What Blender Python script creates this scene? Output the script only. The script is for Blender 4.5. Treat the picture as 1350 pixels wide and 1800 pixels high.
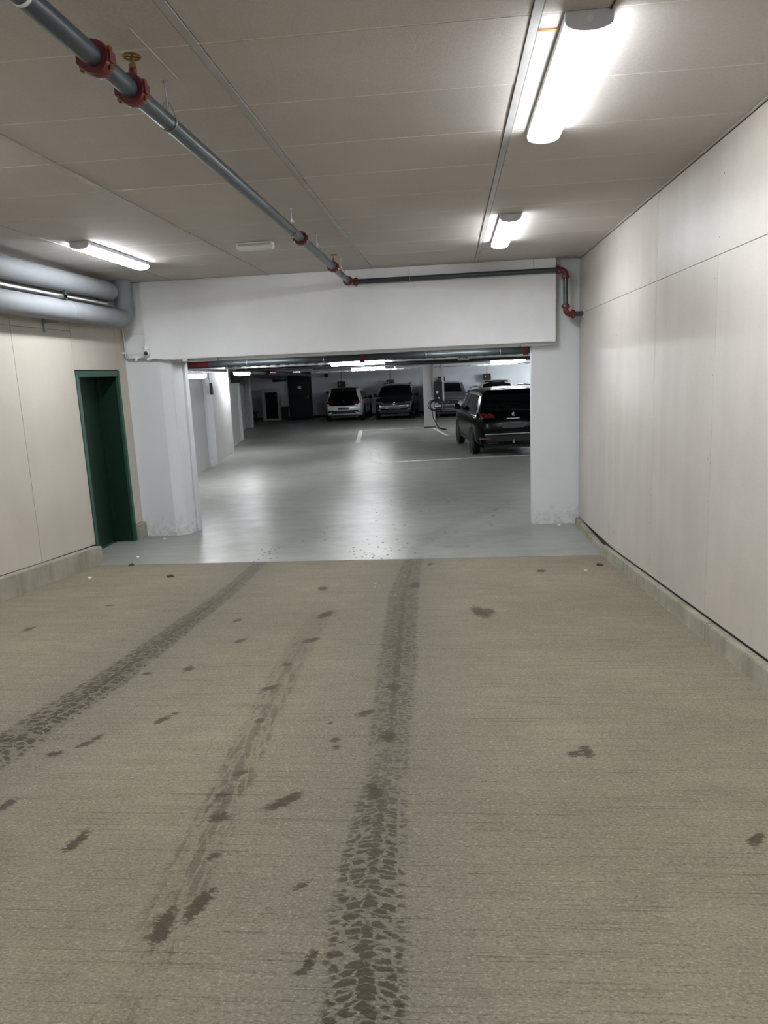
import bpy, bmesh, math, random
import numpy as np
from mathutils import Vector, Matrix
from mathutils.bvhtree import BVHTree
random.seed(7); rng = np.random.default_rng(7)
for o in list(bpy.data.objects): bpy.data.objects.remove(o)
SC = bpy.context.scene; COL = SC.collection; PI = math.pi

# ---------------------------------------------------------------- camera
YAW, PITCH, ROLL, EYE = math.radians(5.566), math.radians(10.887), math.radians(-2.568), 2.2
fw = Vector((-math.sin(YAW)*math.cos(PITCH), math.cos(YAW)*math.cos(PITCH), -math.sin(PITCH)))
r0 = Vector((math.cos(YAW), math.sin(YAW), 0)); u0 = r0.cross(fw)
cr = r0*math.cos(ROLL) + u0*math.sin(ROLL); cu = -r0*math.sin(ROLL) + u0*math.cos(ROLL)
cd = bpy.data.cameras.new('camera'); cam = bpy.data.objects.new('camera', cd); COL.objects.link(cam)
cam.matrix_world = Matrix(((cr.x, cu.x, -fw.x, 0), (cr.y, cu.y, -fw.y, 0), (cr.z, cu.z, -fw.z, EYE), (0, 0, 0, 1)))
cd.sensor_fit = 'VERTICAL'; cd.sensor_height = 36; cd.lens = 25.6; cd.clip_start = .05; cd.clip_end = 200
SC.camera = cam
# ---------------------------------------------------------------- world, exposure
w = bpy.data.worlds.new('world'); SC.world = w; w.use_nodes = True
w.node_tree.nodes['Background'].inputs[0].default_value = (.5, .55, .6, 1)
w.node_tree.nodes['Background'].inputs[1].default_value = .02
vs = SC.view_settings; vs.view_transform = 'Standard'; vs.look = 'None'; vs.gamma = 1; vs.exposure = 1.9; vs.use_curve_mapping = False
LAMP_RAMP, LAMP_GARAGE = 17.5, 24.0          # emission strength of the tube diffusers

# ---------------------------------------------------------------- materials
def lin(c):
    return tuple(((v/255)/12.92 if v/255 <= .04045 else ((v/255+.055)/1.055)**2.4) for v in c)
def new_mat(name):
    m = bpy.data.materials.new(name); m.use_nodes = True
    return m, m.node_tree, m.node_tree.nodes['Principled BSDF']
def nd(nt, t, **k):
    n = nt.nodes.new(t)
    for a, b in k.items(): setattr(n, a, b)
    return n
def math_(nt, op, a, b=None, c=None, clamp=False):
    n = nd(nt, 'ShaderNodeMath', operation=op, use_clamp=clamp)
    for i, v in enumerate((a, b, c)):
        if v is None: continue
        if isinstance(v, (int, float)): n.inputs[i].default_value = v
        else: nt.links.new(v, n.inputs[i])
    return n.outputs[0]
def mix_(nt, f, a, b, blend='MIX'):
    n = nd(nt, 'ShaderNodeMix', data_type='RGBA', blend_type=blend)
    for s, v in ((n.inputs['Factor'], f), (n.inputs[6], a), (n.inputs[7], b)):
        if isinstance(v, (int, float)): s.default_value = v
        elif isinstance(v, tuple): s.default_value = (*v, 1)[:4]
        else: nt.links.new(v, s)
    return n.outputs[2]
def noise_(nt, scale, detail=4, rough=.55, stretch=None, obj=True, dist=0):
    tc = nd(nt, 'ShaderNodeNewGeometry') if not obj else nd(nt, 'ShaderNodeTexCoord')
    out = tc.outputs['Position'] if not obj else tc.outputs['Object']
    mp = nd(nt, 'ShaderNodeMapping'); nt.links.new(out, mp.inputs[0])
    if stretch: mp.inputs['Scale'].default_value = stretch
    n = nd(nt, 'ShaderNodeTexNoise'); n.inputs['Scale'].default_value = scale
    n.inputs['Detail'].default_value = detail; n.inputs['Roughness'].default_value = rough; n.inputs['Distortion'].default_value = dist
    nt.links.new(mp.outputs[0], n.inputs['Vector']); return n.outputs[0]
def ramp_(nt, f, a, b, lo=0., hi=1.):
    n = nd(nt, 'ShaderNodeMapRange', clamp=True)
    for i, v in enumerate((a, b, lo, hi)): n.inputs[i+1].default_value = v
    nt.links.new(f, n.inputs[0]); return n.outputs[0]
def bump_(nt, bsdf, h, strength=.2, dist=.01):
    b = nd(nt, 'ShaderNodeBump'); b.inputs['Strength'].default_value = strength; b.inputs['Distance'].default_value = dist
    nt.links.new(h, b.inputs['Height']); nt.links.new(b.outputs[0], bsdf.inputs['Normal'])
def plain(name, col, rough=.5, metal=0, var=.08, scale=6, bump=0, coat=0, spec=.5):
    m, nt, b = new_mat(name); c = lin(col)
    n = noise_(nt, scale, 4)
    dark = tuple(v*(1-var*2) for v in c); lite = tuple(min(1, v*(1+var)) for v in c)
    nt.links.new(mix_(nt, ramp_(nt, n, .3, .7), dark, lite), b.inputs['Base Color'])
    b.inputs['Roughness'].default_value = rough; b.inputs['Metallic'].default_value = metal
    b.inputs['Coat Weight'].default_value = coat; b.inputs['Specular IOR Level'].default_value = spec
    b.inputs['Coat Roughness'].default_value = .04
    if bump: bump_(nt, b, noise_(nt, scale*12, 3), bump, .003)
    return m
def emit(name, col, s):
    m, nt, b = new_mat(name); b.inputs['Base Color'].default_value = (.8, .8, .8, 1)
    b.inputs['Emission Color'].default_value = (*col, 1); b.inputs['Emission Strength'].default_value = s
    b.inputs['Roughness'].default_value = .3
    return m
def wall_mat(name, col, streak=.12, rough=.5, dirt=(.86, .83, .78), peel=.25, psc=90):
    m, nt, b = new_mat(name); c = lin(col)
    a = ramp_(nt, noise_(nt, 1.3, 5, .6, obj=False), .3, .7)
    s = ramp_(nt, noise_(nt, 1, 4, .5, (4.5, 4.5, .3), obj=False), .35, .75)
    f = ramp_(nt, noise_(nt, 60, 3, .6, obj=False), .3, .7)
    col1 = mix_(nt, a, tuple(v*.93 for v in c), tuple(min(1, v*1.05) for v in c))
    col2 = mix_(nt, math_(nt, 'MULTIPLY', s, streak*4, clamp=True), col1, (*dirt, 1), 'MULTIPLY')
    col3 = mix_(nt, math_(nt, 'MULTIPLY', f, .10), col2, (.55, .52, .48), 'MULTIPLY')
    nt.links.new(col3, b.inputs['Base Color']); b.inputs['Roughness'].default_value = rough
    bump_(nt, b, noise_(nt, psc, 4, .6, obj=False), peel, .004)
    return m
def ceiling_mat():
    m, nt, b = new_mat('ceiling_board')
    a = ramp_(nt, noise_(nt, .9, 4, .6, obj=False), .3, .7)
    sp = ramp_(nt, noise_(nt, 70, 5, .8, obj=False), .42, .62)
    oi = nd(nt, 'ShaderNodeObjectInfo')
    c1 = mix_(nt, a, lin((179, 172, 167)), lin((193, 187, 183)))
    c2 = mix_(nt, math_(nt, 'MULTIPLY', sp, .55), c1, lin((202, 196, 189)))
    c3 = mix_(nt, ramp_(nt, oi.outputs['Random'], 0, 1, 0, .22), c2, (.80, .80, .80), 'MULTIPLY')
    nt.links.new(c3, b.inputs['Base Color']); b.inputs['Roughness'].default_value = .75
    bump_(nt, b, noise_(nt, 120, 4, .7, obj=False), .35, .004)
    return m
def attr(nt, name):
    return nd(nt, 'ShaderNodeAttribute', attribute_name=name).outputs['Fac']
def comb(nt, x, y, z=0):
    n = nd(nt, 'ShaderNodeCombineXYZ')
    for i, v in enumerate((x, y, z)):
        if isinstance(v, (int, float)): n.inputs[i].default_value = v
        else: nt.links.new(v, n.inputs[i])
    return n.outputs[0]
def wet_mask(nt, amount=1.0):
    tu, tv, ts, wb = (attr(nt, k) for k in ('track_across', 'track_along', 'track_strength', 'damp_spot'))
    au = math_(nt, 'ABSOLUTE', tu)
    v = math_(nt, 'ADD', tv, math_(nt, 'MULTIPLY', au, .035))
    vec = comb(nt, math_(nt, 'MULTIPLY', tu, 2.1), math_(nt, 'MULTIPLY', v, 34))
    vo = nd(nt, 'ShaderNodeTexVoronoi', feature='DISTANCE_TO_EDGE'); vo.inputs['Scale'].default_value = 1; vo.inputs['Randomness'].default_value = .62
    nz = nd(nt, 'ShaderNodeTexNoise'); nz.inputs['Scale'].default_value = 1.6; nz.inputs['Detail'].default_value = 4
    nt.links.new(vec, nz.inputs['Vector'])
    vm = nd(nt, 'ShaderNodeVectorMath', operation='MULTIPLY_ADD'); nt.links.new(nz.outputs['Color'], vm.inputs[0]); vm.inputs[1].default_value = (.5, .8, 0); nt.links.new(vec, vm.inputs[2])
    nt.links.new(vm.outputs[0], vo.inputs['Vector'])
    n_big = noise_(nt, 2.6, 3, .6, (3, 2, 1), obj=False)
    n_mid = noise_(nt, 22, 4, .65, (1, 1.6, 1), obj=False)
    # lugs: threshold varies with noise, the middle rib closes up
    thr = math_(nt, 'ADD', ramp_(nt, n_mid, .3, .7, .02, .21), ramp_(nt, au, 0, .35, -.12, .0))
    lug = ramp_(nt, math_(nt, 'SUBTRACT', vo.outputs['Distance'], thr), -.03, .05)
    edge = ramp_(nt, math_(nt, 'ADD', au, ramp_(nt, n_mid, .2, .8, -.3, .3)), .85, 1.1, 1, 0)
    drop = ramp_(nt, math_(nt, 'ADD', n_big, math_(nt, 'MULTIPLY', ts, .45)), .52, .74)
    tr = math_(nt, 'MULTIPLY', math_(nt, 'MULTIPLY', lug, edge), math_(nt, 'MULTIPLY', drop, ts, clamp=True), clamp=True)
    film = math_(nt, 'MULTIPLY', math_(nt, 'MULTIPLY', edge, ts), ramp_(nt, attr(nt, 'old_mark'), 0, 1, .12, .42))
    sp = ramp_(nt, math_(nt, 'ADD', wb, ramp_(nt, noise_(nt, 42, 6, .8, (.6, 1.7, 1), obj=False), .25, .75, -.8, .6)), .32, .42)
    return math_(nt, 'MULTIPLY', math_(nt, 'MAXIMUM', math_(nt, 'MAXIMUM', tr, film), math_(nt, 'MULTIPLY', sp, 1.0)), amount, clamp=True)
def ramp_floor_mat():
    m, nt, b = new_mat('brushed_concrete')
    lane = attr(nt, 'lane')
    big = ramp_(nt, noise_(nt, .8, 5, .6, obj=False), .3, .7)
    mid = ramp_(nt, noise_(nt, 5, 5, .65, (.6, 1.5, 1), obj=False), .3, .7)
    broom = noise_(nt, 1, 4, .7, (1.6, 95, 1), obj=False, dist=.3)
    broom2 = noise_(nt, 1, 3, .7, (5, 260, 1), obj=False)
    grain = noise_(nt, 330, 3, .8, obj=False)
    gmid = noise_(nt, 120, 4, .75, (.7, 1.2, 1), obj=False)
    c = mix_(nt, big, lin((124, 116, 98)), lin((145, 136, 116)))
    c = mix_(nt, math_(nt, 'MULTIPLY', mid, .5), c, lin((112, 106, 93)))
    c = mix_(nt, math_(nt, 'MULTIPLY', lane, ramp_(nt, big, 0, 1, .35, .8)), c, lin((108, 105, 96)))
    c = mix_(nt, ramp_(nt, broom, .55, .68, 0, .7), c, (.45, .42, .38), 'MULTIPLY')
    c = mix_(nt, ramp_(nt, broom2, .62, .74, 0, .5), c, (.4, .38, .34), 'MULTIPLY')
    c = mix_(nt, ramp_(nt, gmid, .54, .64, 0, .85), c, (.52, .5, .46), 'MULTIPLY')
    c = mix_(nt, ramp_(nt, gmid, .32, .45, .5, 0), c, lin((186, 180, 164)))
    c = mix_(nt, ramp_(nt, grain, .66, .72), c, lin((80, 72, 60)))
    c = mix_(nt, ramp_(nt, grain, .25, .29, .8, 0), c, lin((205, 200, 188)))
    wet = wet_mask(nt)
    c = mix_(nt, wet, c, (.30, .265, .215), 'MULTIPLY')
    nt.links.new(c, b.inputs['Base Color'])
    nt.links.new(ramp_(nt, wet, 0, 1, .82, .62), b.inputs['Roughness']); b.inputs['Specular IOR Level'].default_value = .25
    h = math_(nt, 'ADD', math_(nt, 'MULTIPLY', broom, .6), math_(nt, 'ADD', math_(nt, 'MULTIPLY', gmid, .5), math_(nt, 'MULTIPLY', grain, .3)))
    bump_(nt, b, h, .55, .008)
    return m
def garage_floor_mat():
    m, nt, b = new_mat('painted_floor')
    big = ramp_(nt, noise_(nt, .45, 5, .6, obj=False), .3, .7)
    mid = ramp_(nt, noise_(nt, 3, 6, .7, (.6, 1.3, 1), obj=False), .35, .75)
    fine = noise_(nt, 24, 5, .7, (.35, 1.5, 1), obj=False)
    c = mix_(nt, big, lin((134, 135, 129)), lin((156, 157, 150)))
    c = mix_(nt, math_(nt, 'MULTIPLY', mid, .35), c, lin((126, 126, 118)))
    c = mix_(nt, ramp_(nt, fine, .6, .75, 0, .3), c, (.6, .58, .55), 'MULTIPLY')
    wet = wet_mask(nt, .55)
    c = mix_(nt, wet, c, (.5, .5, .5), 'MULTIPLY')
    nt.links.new(c, b.inputs['Base Color'])
    r = math_(nt, 'ADD', ramp_(nt, mid, 0, 1, .30, .46), ramp_(nt, fine, .3, .7, -.03, .05))
    b.inputs['Specular IOR Level'].default_value = .32
    nt.links.new(math_(nt, 'SUBTRACT', r, math_(nt, 'MULTIPLY', wet, .12)), b.inputs['Roughness'])
    bump_(nt, b, math_(nt, 'ADD', math_(nt, 'MULTIPLY', noise_(nt, 7, 4, .6, (.5, 1.4, 1), obj=False), 1.), math_(nt, 'MULTIPLY', fine, .3)), .16, .02)
    return m
def concrete_mat(name, col):
    m, nt, b = new_mat(name); c = lin(col)
    a = ramp_(nt, noise_(nt, 3, 6, .65, obj=False), .3, .7)
    s = ramp_(nt, noise_(nt, 1, 4, .6, (9, 9, 1.2), obj=False), .45, .7)
    g = noise_(nt, 80, 4, .7, obj=False)
    k = mix_(nt, a, tuple(v*.72 for v in c), tuple(v*1.12 for v in c))
    k = mix_(nt, math_(nt, 'MULTIPLY', s, .6), k, (.62, .6, .55), 'MULTIPLY')
    k = mix_(nt, ramp_(nt, g, .6, .7, 0, .6), k, (.4, .38, .34), 'MULTIPLY')
    nt.links.new(k, b.inputs['Base Color']); b.inputs['Roughness'].default_value = .85; bump_(nt, b, g, .4, .006)
    return m
def column_mat():
    m, nt, b = new_mat('white_wall_paint'); c = lin((214, 216, 219))
    a = ramp_(nt, noise_(nt, 2, 5, .6, obj=False), .3, .7)
    sc = ramp_(nt, noise_(nt, 9, 6, .8, (1, 1, 1), obj=False), .71, .76)
    geo = nd(nt, 'ShaderNodeNewGeometry'); sx = nd(nt, 'ShaderNodeSeparateXYZ'); nt.links.new(geo.outputs['Position'], sx.inputs[0])
    low = ramp_(nt, sx.outputs[2], 0, .35, .5, 0)
    lown = math_(nt, 'MULTIPLY', low, ramp_(nt, noise_(nt, 12, 5, .75, obj=False), .45, .65))
    k = mix_(nt, a, tuple(v*.94 for v in c), c)
    k = mix_(nt, math_(nt, 'MAXIMUM', math_(nt, 'MULTIPLY', sc, .4), lown), k, lin((120, 112, 98)))
    nt.links.new(k, b.inputs['Base Color']); b.inputs['Roughness'].default_value = .55
    bump_(nt, b, noise_(nt, 16, 6, .7, obj=False), .3, .006)
    return m
M = dict(
    ceil=ceiling_mat(), tbar=plain('joint_strip', (214, 210, 204), .5), strip=plain('ceiling_strip', (172, 170, 168), .45, .0), wall=wall_mat('wall_board', (198, 192, 184), 0.10, .27, peel=.5, psc=170),
    wallL=wall_mat('wall_board_left', (190, 183, 173), .05, .55), beam=wall_mat('white_beam_paint', (226, 227, 229), .02, .55, (.93, .92, .9)), col=column_mat(),
    ramp=ramp_floor_mat(), gfloor=garage_floor_mat(), plinth=concrete_mat('plinth_concrete', (160, 156, 141)),
    gap=plain('dark_joint', (52, 46, 38), .9), gwall=wall_mat('garage_wall', (176, 177, 176), .06, .6), gceil=plain('garage_ceiling', (140, 144, 144), .8, var=.12, scale=2),
    farwall=wall_mat('far_wall', (208, 213, 221), .03, .7), green=plain('green_door_paint', (17, 42, 31), .38, var=.06), greenf=plain('green_frame_paint', (42, 78, 62), .4, var=.05),
    dgreen=plain('dark_green_paint', (16, 36, 34), .4), pipe=plain('grey_pipe', (66, 74, 80), .34, .2, var=.06), dpipe=plain('dark_pipe', (66, 73, 75), .38, .4),
    red=plain('red_iron', (98, 24, 32), .45, .1, coat=.15), brass=plain('brass', (140, 104, 62), .4, .8), zinc=plain('zinc', (176, 178, 178), .35, .85),
    duct=plain('pipe_insulation', (128, 131, 135), .65, 0, var=.05, scale=5, bump=.1), capg=plain('lamp_housing', (206, 208, 216), .5), white=plain('white_plastic', (222, 222, 218), .4, var=.03),
    black=plain('black_plastic', (18, 19, 20), .45), rubber=plain('tyre_rubber', (20, 20, 21), .85), line=plain('line_paint', (225, 226, 216), .5, var=.2, scale=9),
    lamp=emit('lamp_diffuser', (.93, .97, 1.0), LAMP_RAMP), glamp=emit('garage_lamp_diffuser', (.95, .98, 1.0), LAMP_GARAGE), fill_hi=emit('bright_fill_diffuser', (.95, .98, 1.0), LAMP_GARAGE*3.6), fill_lo=emit('dim_fill_diffuser', (.95, .98, 1.0), LAMP_GARAGE*.28), exitm=emit('exit_sign_face', (.45, .85, 1), 1.6),  # the stronger and weaker tube diffusers serve only added, unseen fill lamps
    carblack=plain('black_car_paint', (4, 5, 6), .16, 0, coat=0, spec=.10, var=.02), carwhite=plain('white_car_paint', (206, 210, 212), .3, 0, coat=1, var=.01),
    cargrey=plain('dark_grey_car_paint', (22, 24, 28), .2, .2, coat=.3, var=.02), carsilver=plain('silver_car_paint', (150, 153, 160), .3, .5, coat=1, var=.02),
    glass=plain('tinted_glass', (7, 9, 11), .05, 0, spec=.35, var=.02), tail=plain('tail_lamp_red', (74, 8, 13), .15, 0, coat=1), head=plain('head_lamp_glass', (110, 116, 122), .12, .2, coat=.5),
    chrome=plain('chrome', (200, 202, 205), .12, 1), trim=plain('car_trim', (22, 23, 24), .6), plate=plain('licence_plate', (56, 56, 54), .5, var=.02), rim=plain('alloy', (120, 122, 126), .3, .8),
    blue=plain('blue_cable', (28, 44, 92), .5), scrap=plain('paper', (225, 222, 212), .8), leaf=plain('dry_leaf', (58, 46, 32), .9), wood=plain('wood_batten', (170, 120, 70), .6),
    brick=concrete_mat('painted_block', (196, 200, 198)), water=plain('water_film', (134, 136, 130), .04, 0, spec=.9), ink=plain('black_ink', (12, 12, 12), .6), sign=plain('sign_grey', (170, 172, 170), .5))

# ---------------------------------------------------------------- mesh helpers
class MB:
    def __init__(s): s.v, s.f, s.parts = [], [], []
    def add(s, vs_, fs):
        vs_ = [tuple(p) for p in vs_]; s.parts.append(([min(c) for c in zip(*vs_)], [max(c) for c in zip(*vs_)], (vs_, fs)))
        k = len(s.v); s.v += [tuple(p) for p in vs_]; s.f += [tuple(i+k for i in f) for f in fs]; return s
    def box(s, x0, x1, y0, y1, z0, z1, M4=None):
        vs_ = [Vector((x, y, z)) for x in (x0, x1) for y in (y0, y1) for z in (z0, z1)]
        if M4 is not None: vs_ = [M4 @ p for p in vs_]
        return s.add(vs_, [(0, 1, 3, 2), (4, 6, 7, 5), (0, 4, 5, 1), (2, 3, 7, 6), (0, 2, 6, 4), (1, 5, 7, 3)])
    def cyl(s, a, b, r, n=16, r2=None, cap=True):
        a, b = Vector(a), Vector(b); d = (b-a).normalized(); r2 = r if r2 is None else r2
        p = d.orthogonal().normalized(); q = d.cross(p)
        vs_ = [c + (p*math.cos(t*2*PI/n) + q*math.sin(t*2*PI/n))*R for c, R in ((a, r), (b, r2)) for t in range(n)]
        fs = [(i, (i+1) % n, n+(i+1) % n, n+i) for i in range(n)]
        if cap: fs += [tuple(range(n))[::-1], tuple(range(n, 2*n))]
        return s.add(vs_, fs)
    def tube(s, pts, r, n=12, cap=True):
        pts = [Vector(p) for p in pts]; m = len(pts); vs_ = []; p = None
        for i in range(m):
            d = (pts[min(i+1, m-1)] - pts[max(i-1, 0)]).normalized()
            p = d.orthogonal().normalized() if p is None else (p - d*p.dot(d)).normalized()
            q = d.cross(p); R = r[i] if isinstance(r, (list, tuple)) else r
            vs_ += [pts[i] + (p*math.cos(t*2*PI/n) + q*math.sin(t*2*PI/n))*R for t in range(n)]
        fs = [(k*n+i, k*n+(i+1) % n, (k+1)*n+(i+1) % n, (k+1)*n+i) for k in range(m-1) for i in range(n)]
        if cap: fs += [tuple(range(n))[::-1], tuple(range((m-1)*n, m*n))]
        return s.add(vs_, fs)
    def lathe(s, prof, c=(0, 0, 0), axis='Z', n=24):
        vs_ = []
        for r, h in prof:
            for t in range(n):
                a = t*2*PI/n; x, y = r*math.cos(a), r*math.sin(a)
                vs_.append(Vector(c) + Vector({'Z': (x, y, h), 'X': (h, x, y), 'Y': (y, h, x)}[axis]))
        m = len(prof)
        return s.add(vs_, [(k*n+i, k*n+(i+1) % n, (k+1)*n+(i+1) % n, (k+1)*n+i) for k in range(m-1) for i in range(n)])
    def prism(s, poly, fn0, fn1):
        """poly: list of 2D points; fn0/fn1 map a 2D point to 3D on either end"""
        n = len(poly); vs_ = [fn0(*p) for p in poly] + [fn1(*p) for p in poly]
        return s.add(vs_, [(i, (i+1) % n, n+(i+1) % n, n+i) for i in range(n)] + [tuple(range(n))[::-1], tuple(range(n, 2*n))])
    def build(s, name, mat, parent=None, smooth=False, bevel=0, split=True):
        parts = s.clusters() if split else [s]          # pieces that do not touch become objects of their own
        return [link(name, p.mesh(name, mat, smooth, bevel), parent) for p in parts][0]
    def clusters(s):
        g = [[lo, hi, [k]] for k, (lo, hi, _) in enumerate(s.parts)]; e = .006; merged = True
        while merged:
            merged = False
            for i in range(len(g)):
                for j in range(i+1, len(g)):
                    if all(g[i][0][k]-e <= g[j][1][k] and g[j][0][k]-e <= g[i][1][k] for k in range(3)):
                        g[i] = [[min(a, b) for a, b in zip(g[i][0], g[j][0])], [max(a, b) for a, b in zip(g[i][1], g[j][1])], g[i][2]+g[j][2]]
                        del g[j]; merged = True; break
                if merged: break
        if len(g) < 2: return [s]
        out = []
        for _, _, ids in g:
            m = MB()
            for k in sorted(ids): m.add(*s.parts[k][2])
            out.append(m)
        return out
    def mesh(s, name, mat, smooth=False, bevel=0):
        me = bpy.data.meshes.new(name); me.from_pydata(s.v, [], s.f); me.materials.append(mat)
        bm = bmesh.new(); bm.from_mesh(me); bmesh.ops.recalc_face_normals(bm, faces=bm.faces)
        if bevel: bmesh.ops.bevel(bm, geom=[e for e in bm.edges if e.calc_face_angle(0) > .6], offset=bevel, segments=2, affect='EDGES', clamp_overlap=True)
        bm.to_mesh(me); bm.free()
        if smooth: me.shade_smooth(); me.set_sharp_from_angle(angle=math.radians(38))
        return me
def link(name, me, parent=None, loc=None):
    o = bpy.data.objects.new(name, me); COL.objects.link(o)
    if parent is not None: o.parent = parent
    if loc: o.location = loc
    return o
def thing(name, label, cat, loc=(0, 0, 0), rz=0, group=None):
    o = bpy.data.objects.new(name, None); COL.objects.link(o); o.location = loc; o.rotation_euler.z = rz; o.empty_display_size = .1
    return tag(o, label, cat, group)
def tag(o, label, cat, group=None):
    o['label'] = label; o['category'] = cat
    if group: o['group'] = group
    return o
def struct(o): o['kind'] = 'structure'; return o
def ident(o): return o
def copy_tree(o, parent=None):
    c = o.copy(); COL.objects.link(c)
    if parent: c.parent = parent
    for ch in o.children: copy_tree(ch, c)
    return c
def arc(c, a, b, r, n=8):
    """elbow from direction a to direction b around corner c"""
    c, a, b = Vector(c), Vector(a).normalized(), Vector(b).normalized()
    o = c - a*r + b*r
    return [o - b*r*math.cos(t*PI/2/n) + a*r*math.sin(t*PI/2/n) for t in range(n+1)]

SL, RY = .085, 8.4                            # ramp slope and the line where it meets the level floor
def rz_(y): return max(0, SL*(RY-y))
XR, XL, ZC = 1.73, -4.5, 3.54

# ---------------------------------------------------------------- floors (fine grid carries the damp tyre-track coordinates)
TR = [  # (points, half width, strength at points)
    ([(-.20, .6, .11, 1), (-.265, 1.56, .108, 1), (-.29, 1.86, .115, .95), (-.315, 2.3, .108, .95), (-.32, 2.6, .1, .85), (-.33, 2.96, .098, .55), (-.355, 3.6, .105, .75), (-.40, 4.6, .13, .85), (-.44, 5.5, .125, .8), (-.48, 6.36, .135, .75), (-.495, 8.1, .11, .7), (-.47, 9.0, .1, .55), (-.15, 10.0, .12, .45), (.46, 11.2, .13, .35), (1.2, 12.4, .13, .2), (2.2, 13.6, .13, 0)]),
    ([(-2.27, .8, .12, .8), (-2.26, 2.9, .14, 1), (-2.235, 3.6, .14, 1), (-2.2, 4.2, .135, .95), (-2.21, 5.2, .12, .9), (-2.23, 6.7, .1, .75), (-2.3, 7.8, .085, .7), (-2.36, 8.6, .09, .6), (-2.18, 9.7, .12, .5), (-1.7, 10.8, .13, .35), (-.93, 12.1, .13, .3), (.03, 13.1, .13, .25), (1.2, 14, .13, 0)]),
    ([(-.87, 1.2, .07, .35), (-.93, 1.9, .085, .42), (-.94, 2.1, .085, .5), (-.97, 2.6, .09, .62), (-1.03, 3.26, .09, .6), (-1.1, 4.3, .1, .5), (-1.12, 5.2, .1, .42), (-1.13, 6.1, .08, .1), (-1.13, 6.6, .08, 0)])]
SPOTS = [(-.955, 2.525, .065), (-.72, 2.66, .05), (-.70, 2.71, .03), (-.85, 2.0, .045), (-.925, 1.888, .05), (-1.45, 2.31, .035), (-1.44, 2.37, .03), (-.44, 1.764, .028), (-.455, 1.72, .025), (-.54, 2.1, .022),
    (-1.96, 3.087, .055), (-1.86, 3.2, .04), (-1.84, 3.27, .03), (-1.117, 4.44, .05), (-1.76, 4.36, .05), (-2.0, 4.27, .05), (-.5, 3.6, .05), (-.59, 3.18, .035), (-.61, 3.26, .04), (-1.59, 3.51, .04), (-1.55, 3.6, .03), (-1.09, 5.76, .08),
    (-1.07, 5.0, .07), (.2, 5.77, .1), (.28, 5.8, .06), (-1.89, 2.6, .035), (-.89, 2.26, .035), (-.67, 3.47, .03), (1.04, 2.43, .03), (.52, 3.12, .05), (.58, 3.14, .04), (-1.0, 2.7, .04), (-.98, 2.9, .035),
    (-1.05, 3.5, .04), (-1.12, 4.0, .045), (-.35, 3.3, .06), (-.36, 2.75, .05), (-.38, 4.0, .07), (1.4, 3.0, .03), (-.4, 6.9, .08), (-1.6, 5.0, .05), (-1.8, 5.6, .05), (-1.3, 6.8, .07), (.9, 7.5, .08), (-3.2, 6.2, .06), (-3.5, 5.4, .05)]
for k in range(46):
    t = rng.random(); SPOTS.append((-2.1+t*2.4+rng.normal(0, .25), 9.2+t*3.6+rng.normal(0, .5), .02+.03*rng.random()))
    SPOTS.append((-.5+t*1.6+rng.normal(0, .2), 8.8+t*3+rng.normal(0, .5), .02+.03*rng.random()))
def floor_mesh(name, mat, x0, x1, y0, y1, step, slope):
    nx, ny = int(round((x1-x0)/step))+1, int(round((y1-y0)/step))+1
    X, Y = np.meshgrid(np.linspace(x0, x1, nx), np.linspace(y0, y1, ny))
    Z = SL*(RY-Y) if slope else np.zeros_like(X)
    co = np.stack([X, Y, Z], -1).reshape(-1, 3).astype(np.float32)
    i = np.arange(nx*ny).reshape(ny, nx)
    q = np.stack([i[:-1, :-1], i[:-1, 1:], i[1:, 1:], i[1:, :-1]], -1).reshape(-1, 4)
    me = bpy.data.meshes.new(name); me.vertices.add(len(co)); me.vertices.foreach_set('co', co.ravel())
    me.loops.add(q.size); me.loops.foreach_set('vertex_index', q.ravel().astype(np.int32))
    me.polygons.add(len(q)); me.polygons.foreach_set('loop_start', np.arange(0, q.size, 4, dtype=np.int32))
    me.update(calc_edges=True); me.materials.append(mat)
    x, y = co[:, 0], co[:, 1]; best = np.full(len(x), 1e9); tu = np.full(len(x), 9.); ts = np.zeros(len(x)); lane = np.zeros(len(x)); tv = y.copy()
    for k, pts in enumerate(TR):
        p = np.array(pts); cx = np.interp(y, p[:, 1], p[:, 0]); hw = np.interp(y, p[:, 1], p[:, 2]); st = np.interp(y, p[:, 1], p[:, 3], left=0, right=0)
        slope_ = np.gradient(np.interp(np.linspace(0, 16, 321), p[:, 1], p[:, 0]), .05); sl = np.interp(y, np.linspace(0, 16, 321), slope_)
        d = (x-cx)/np.sqrt(1+sl**2); u = d/hw; m = np.abs(u) < best
        best = np.where(m, np.abs(u), best); tu = np.where(m, u, tu); tv = np.where(m, y*(1, .62, .14)[k], tv); ts = np.where(m, st*(np.abs(u) < 1.7), ts)
        lane = np.maximum(lane, np.exp(-(d/.42)**2)*(k != 2)*np.where(st > 0, 1, .5))
    wb = np.zeros(len(x))
    for sx, sy, sr in SPOTS:
        sr = sr*.78
        an = .25+.5*math.sin(sx*37+sy*91); el = 1.5+.8*math.sin(sx*53+sy*17); dx_, dy_ = x-sx, y-sy
        ul, uc = dx_*math.sin(an)+dy_*math.cos(an), dx_*math.cos(an)-dy_*math.sin(an)
        wb = np.maximum(wb, np.exp(-((uc/(sr*.75))**2 + (ul/(sr*el))**2)*.7))
    old = np.clip((y-2)/3.5, 0, 1)
    for n_, a_ in (('old_mark', old), ('track_across', tu), ('track_along', tv), ('track_strength', ts), ('damp_spot', wb), ('lane', lane)):
        at = me.attributes.new(n_, 'FLOAT', 'POINT'); at.data.foreach_set('value', a_.astype(np.float32))
    return me
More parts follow.
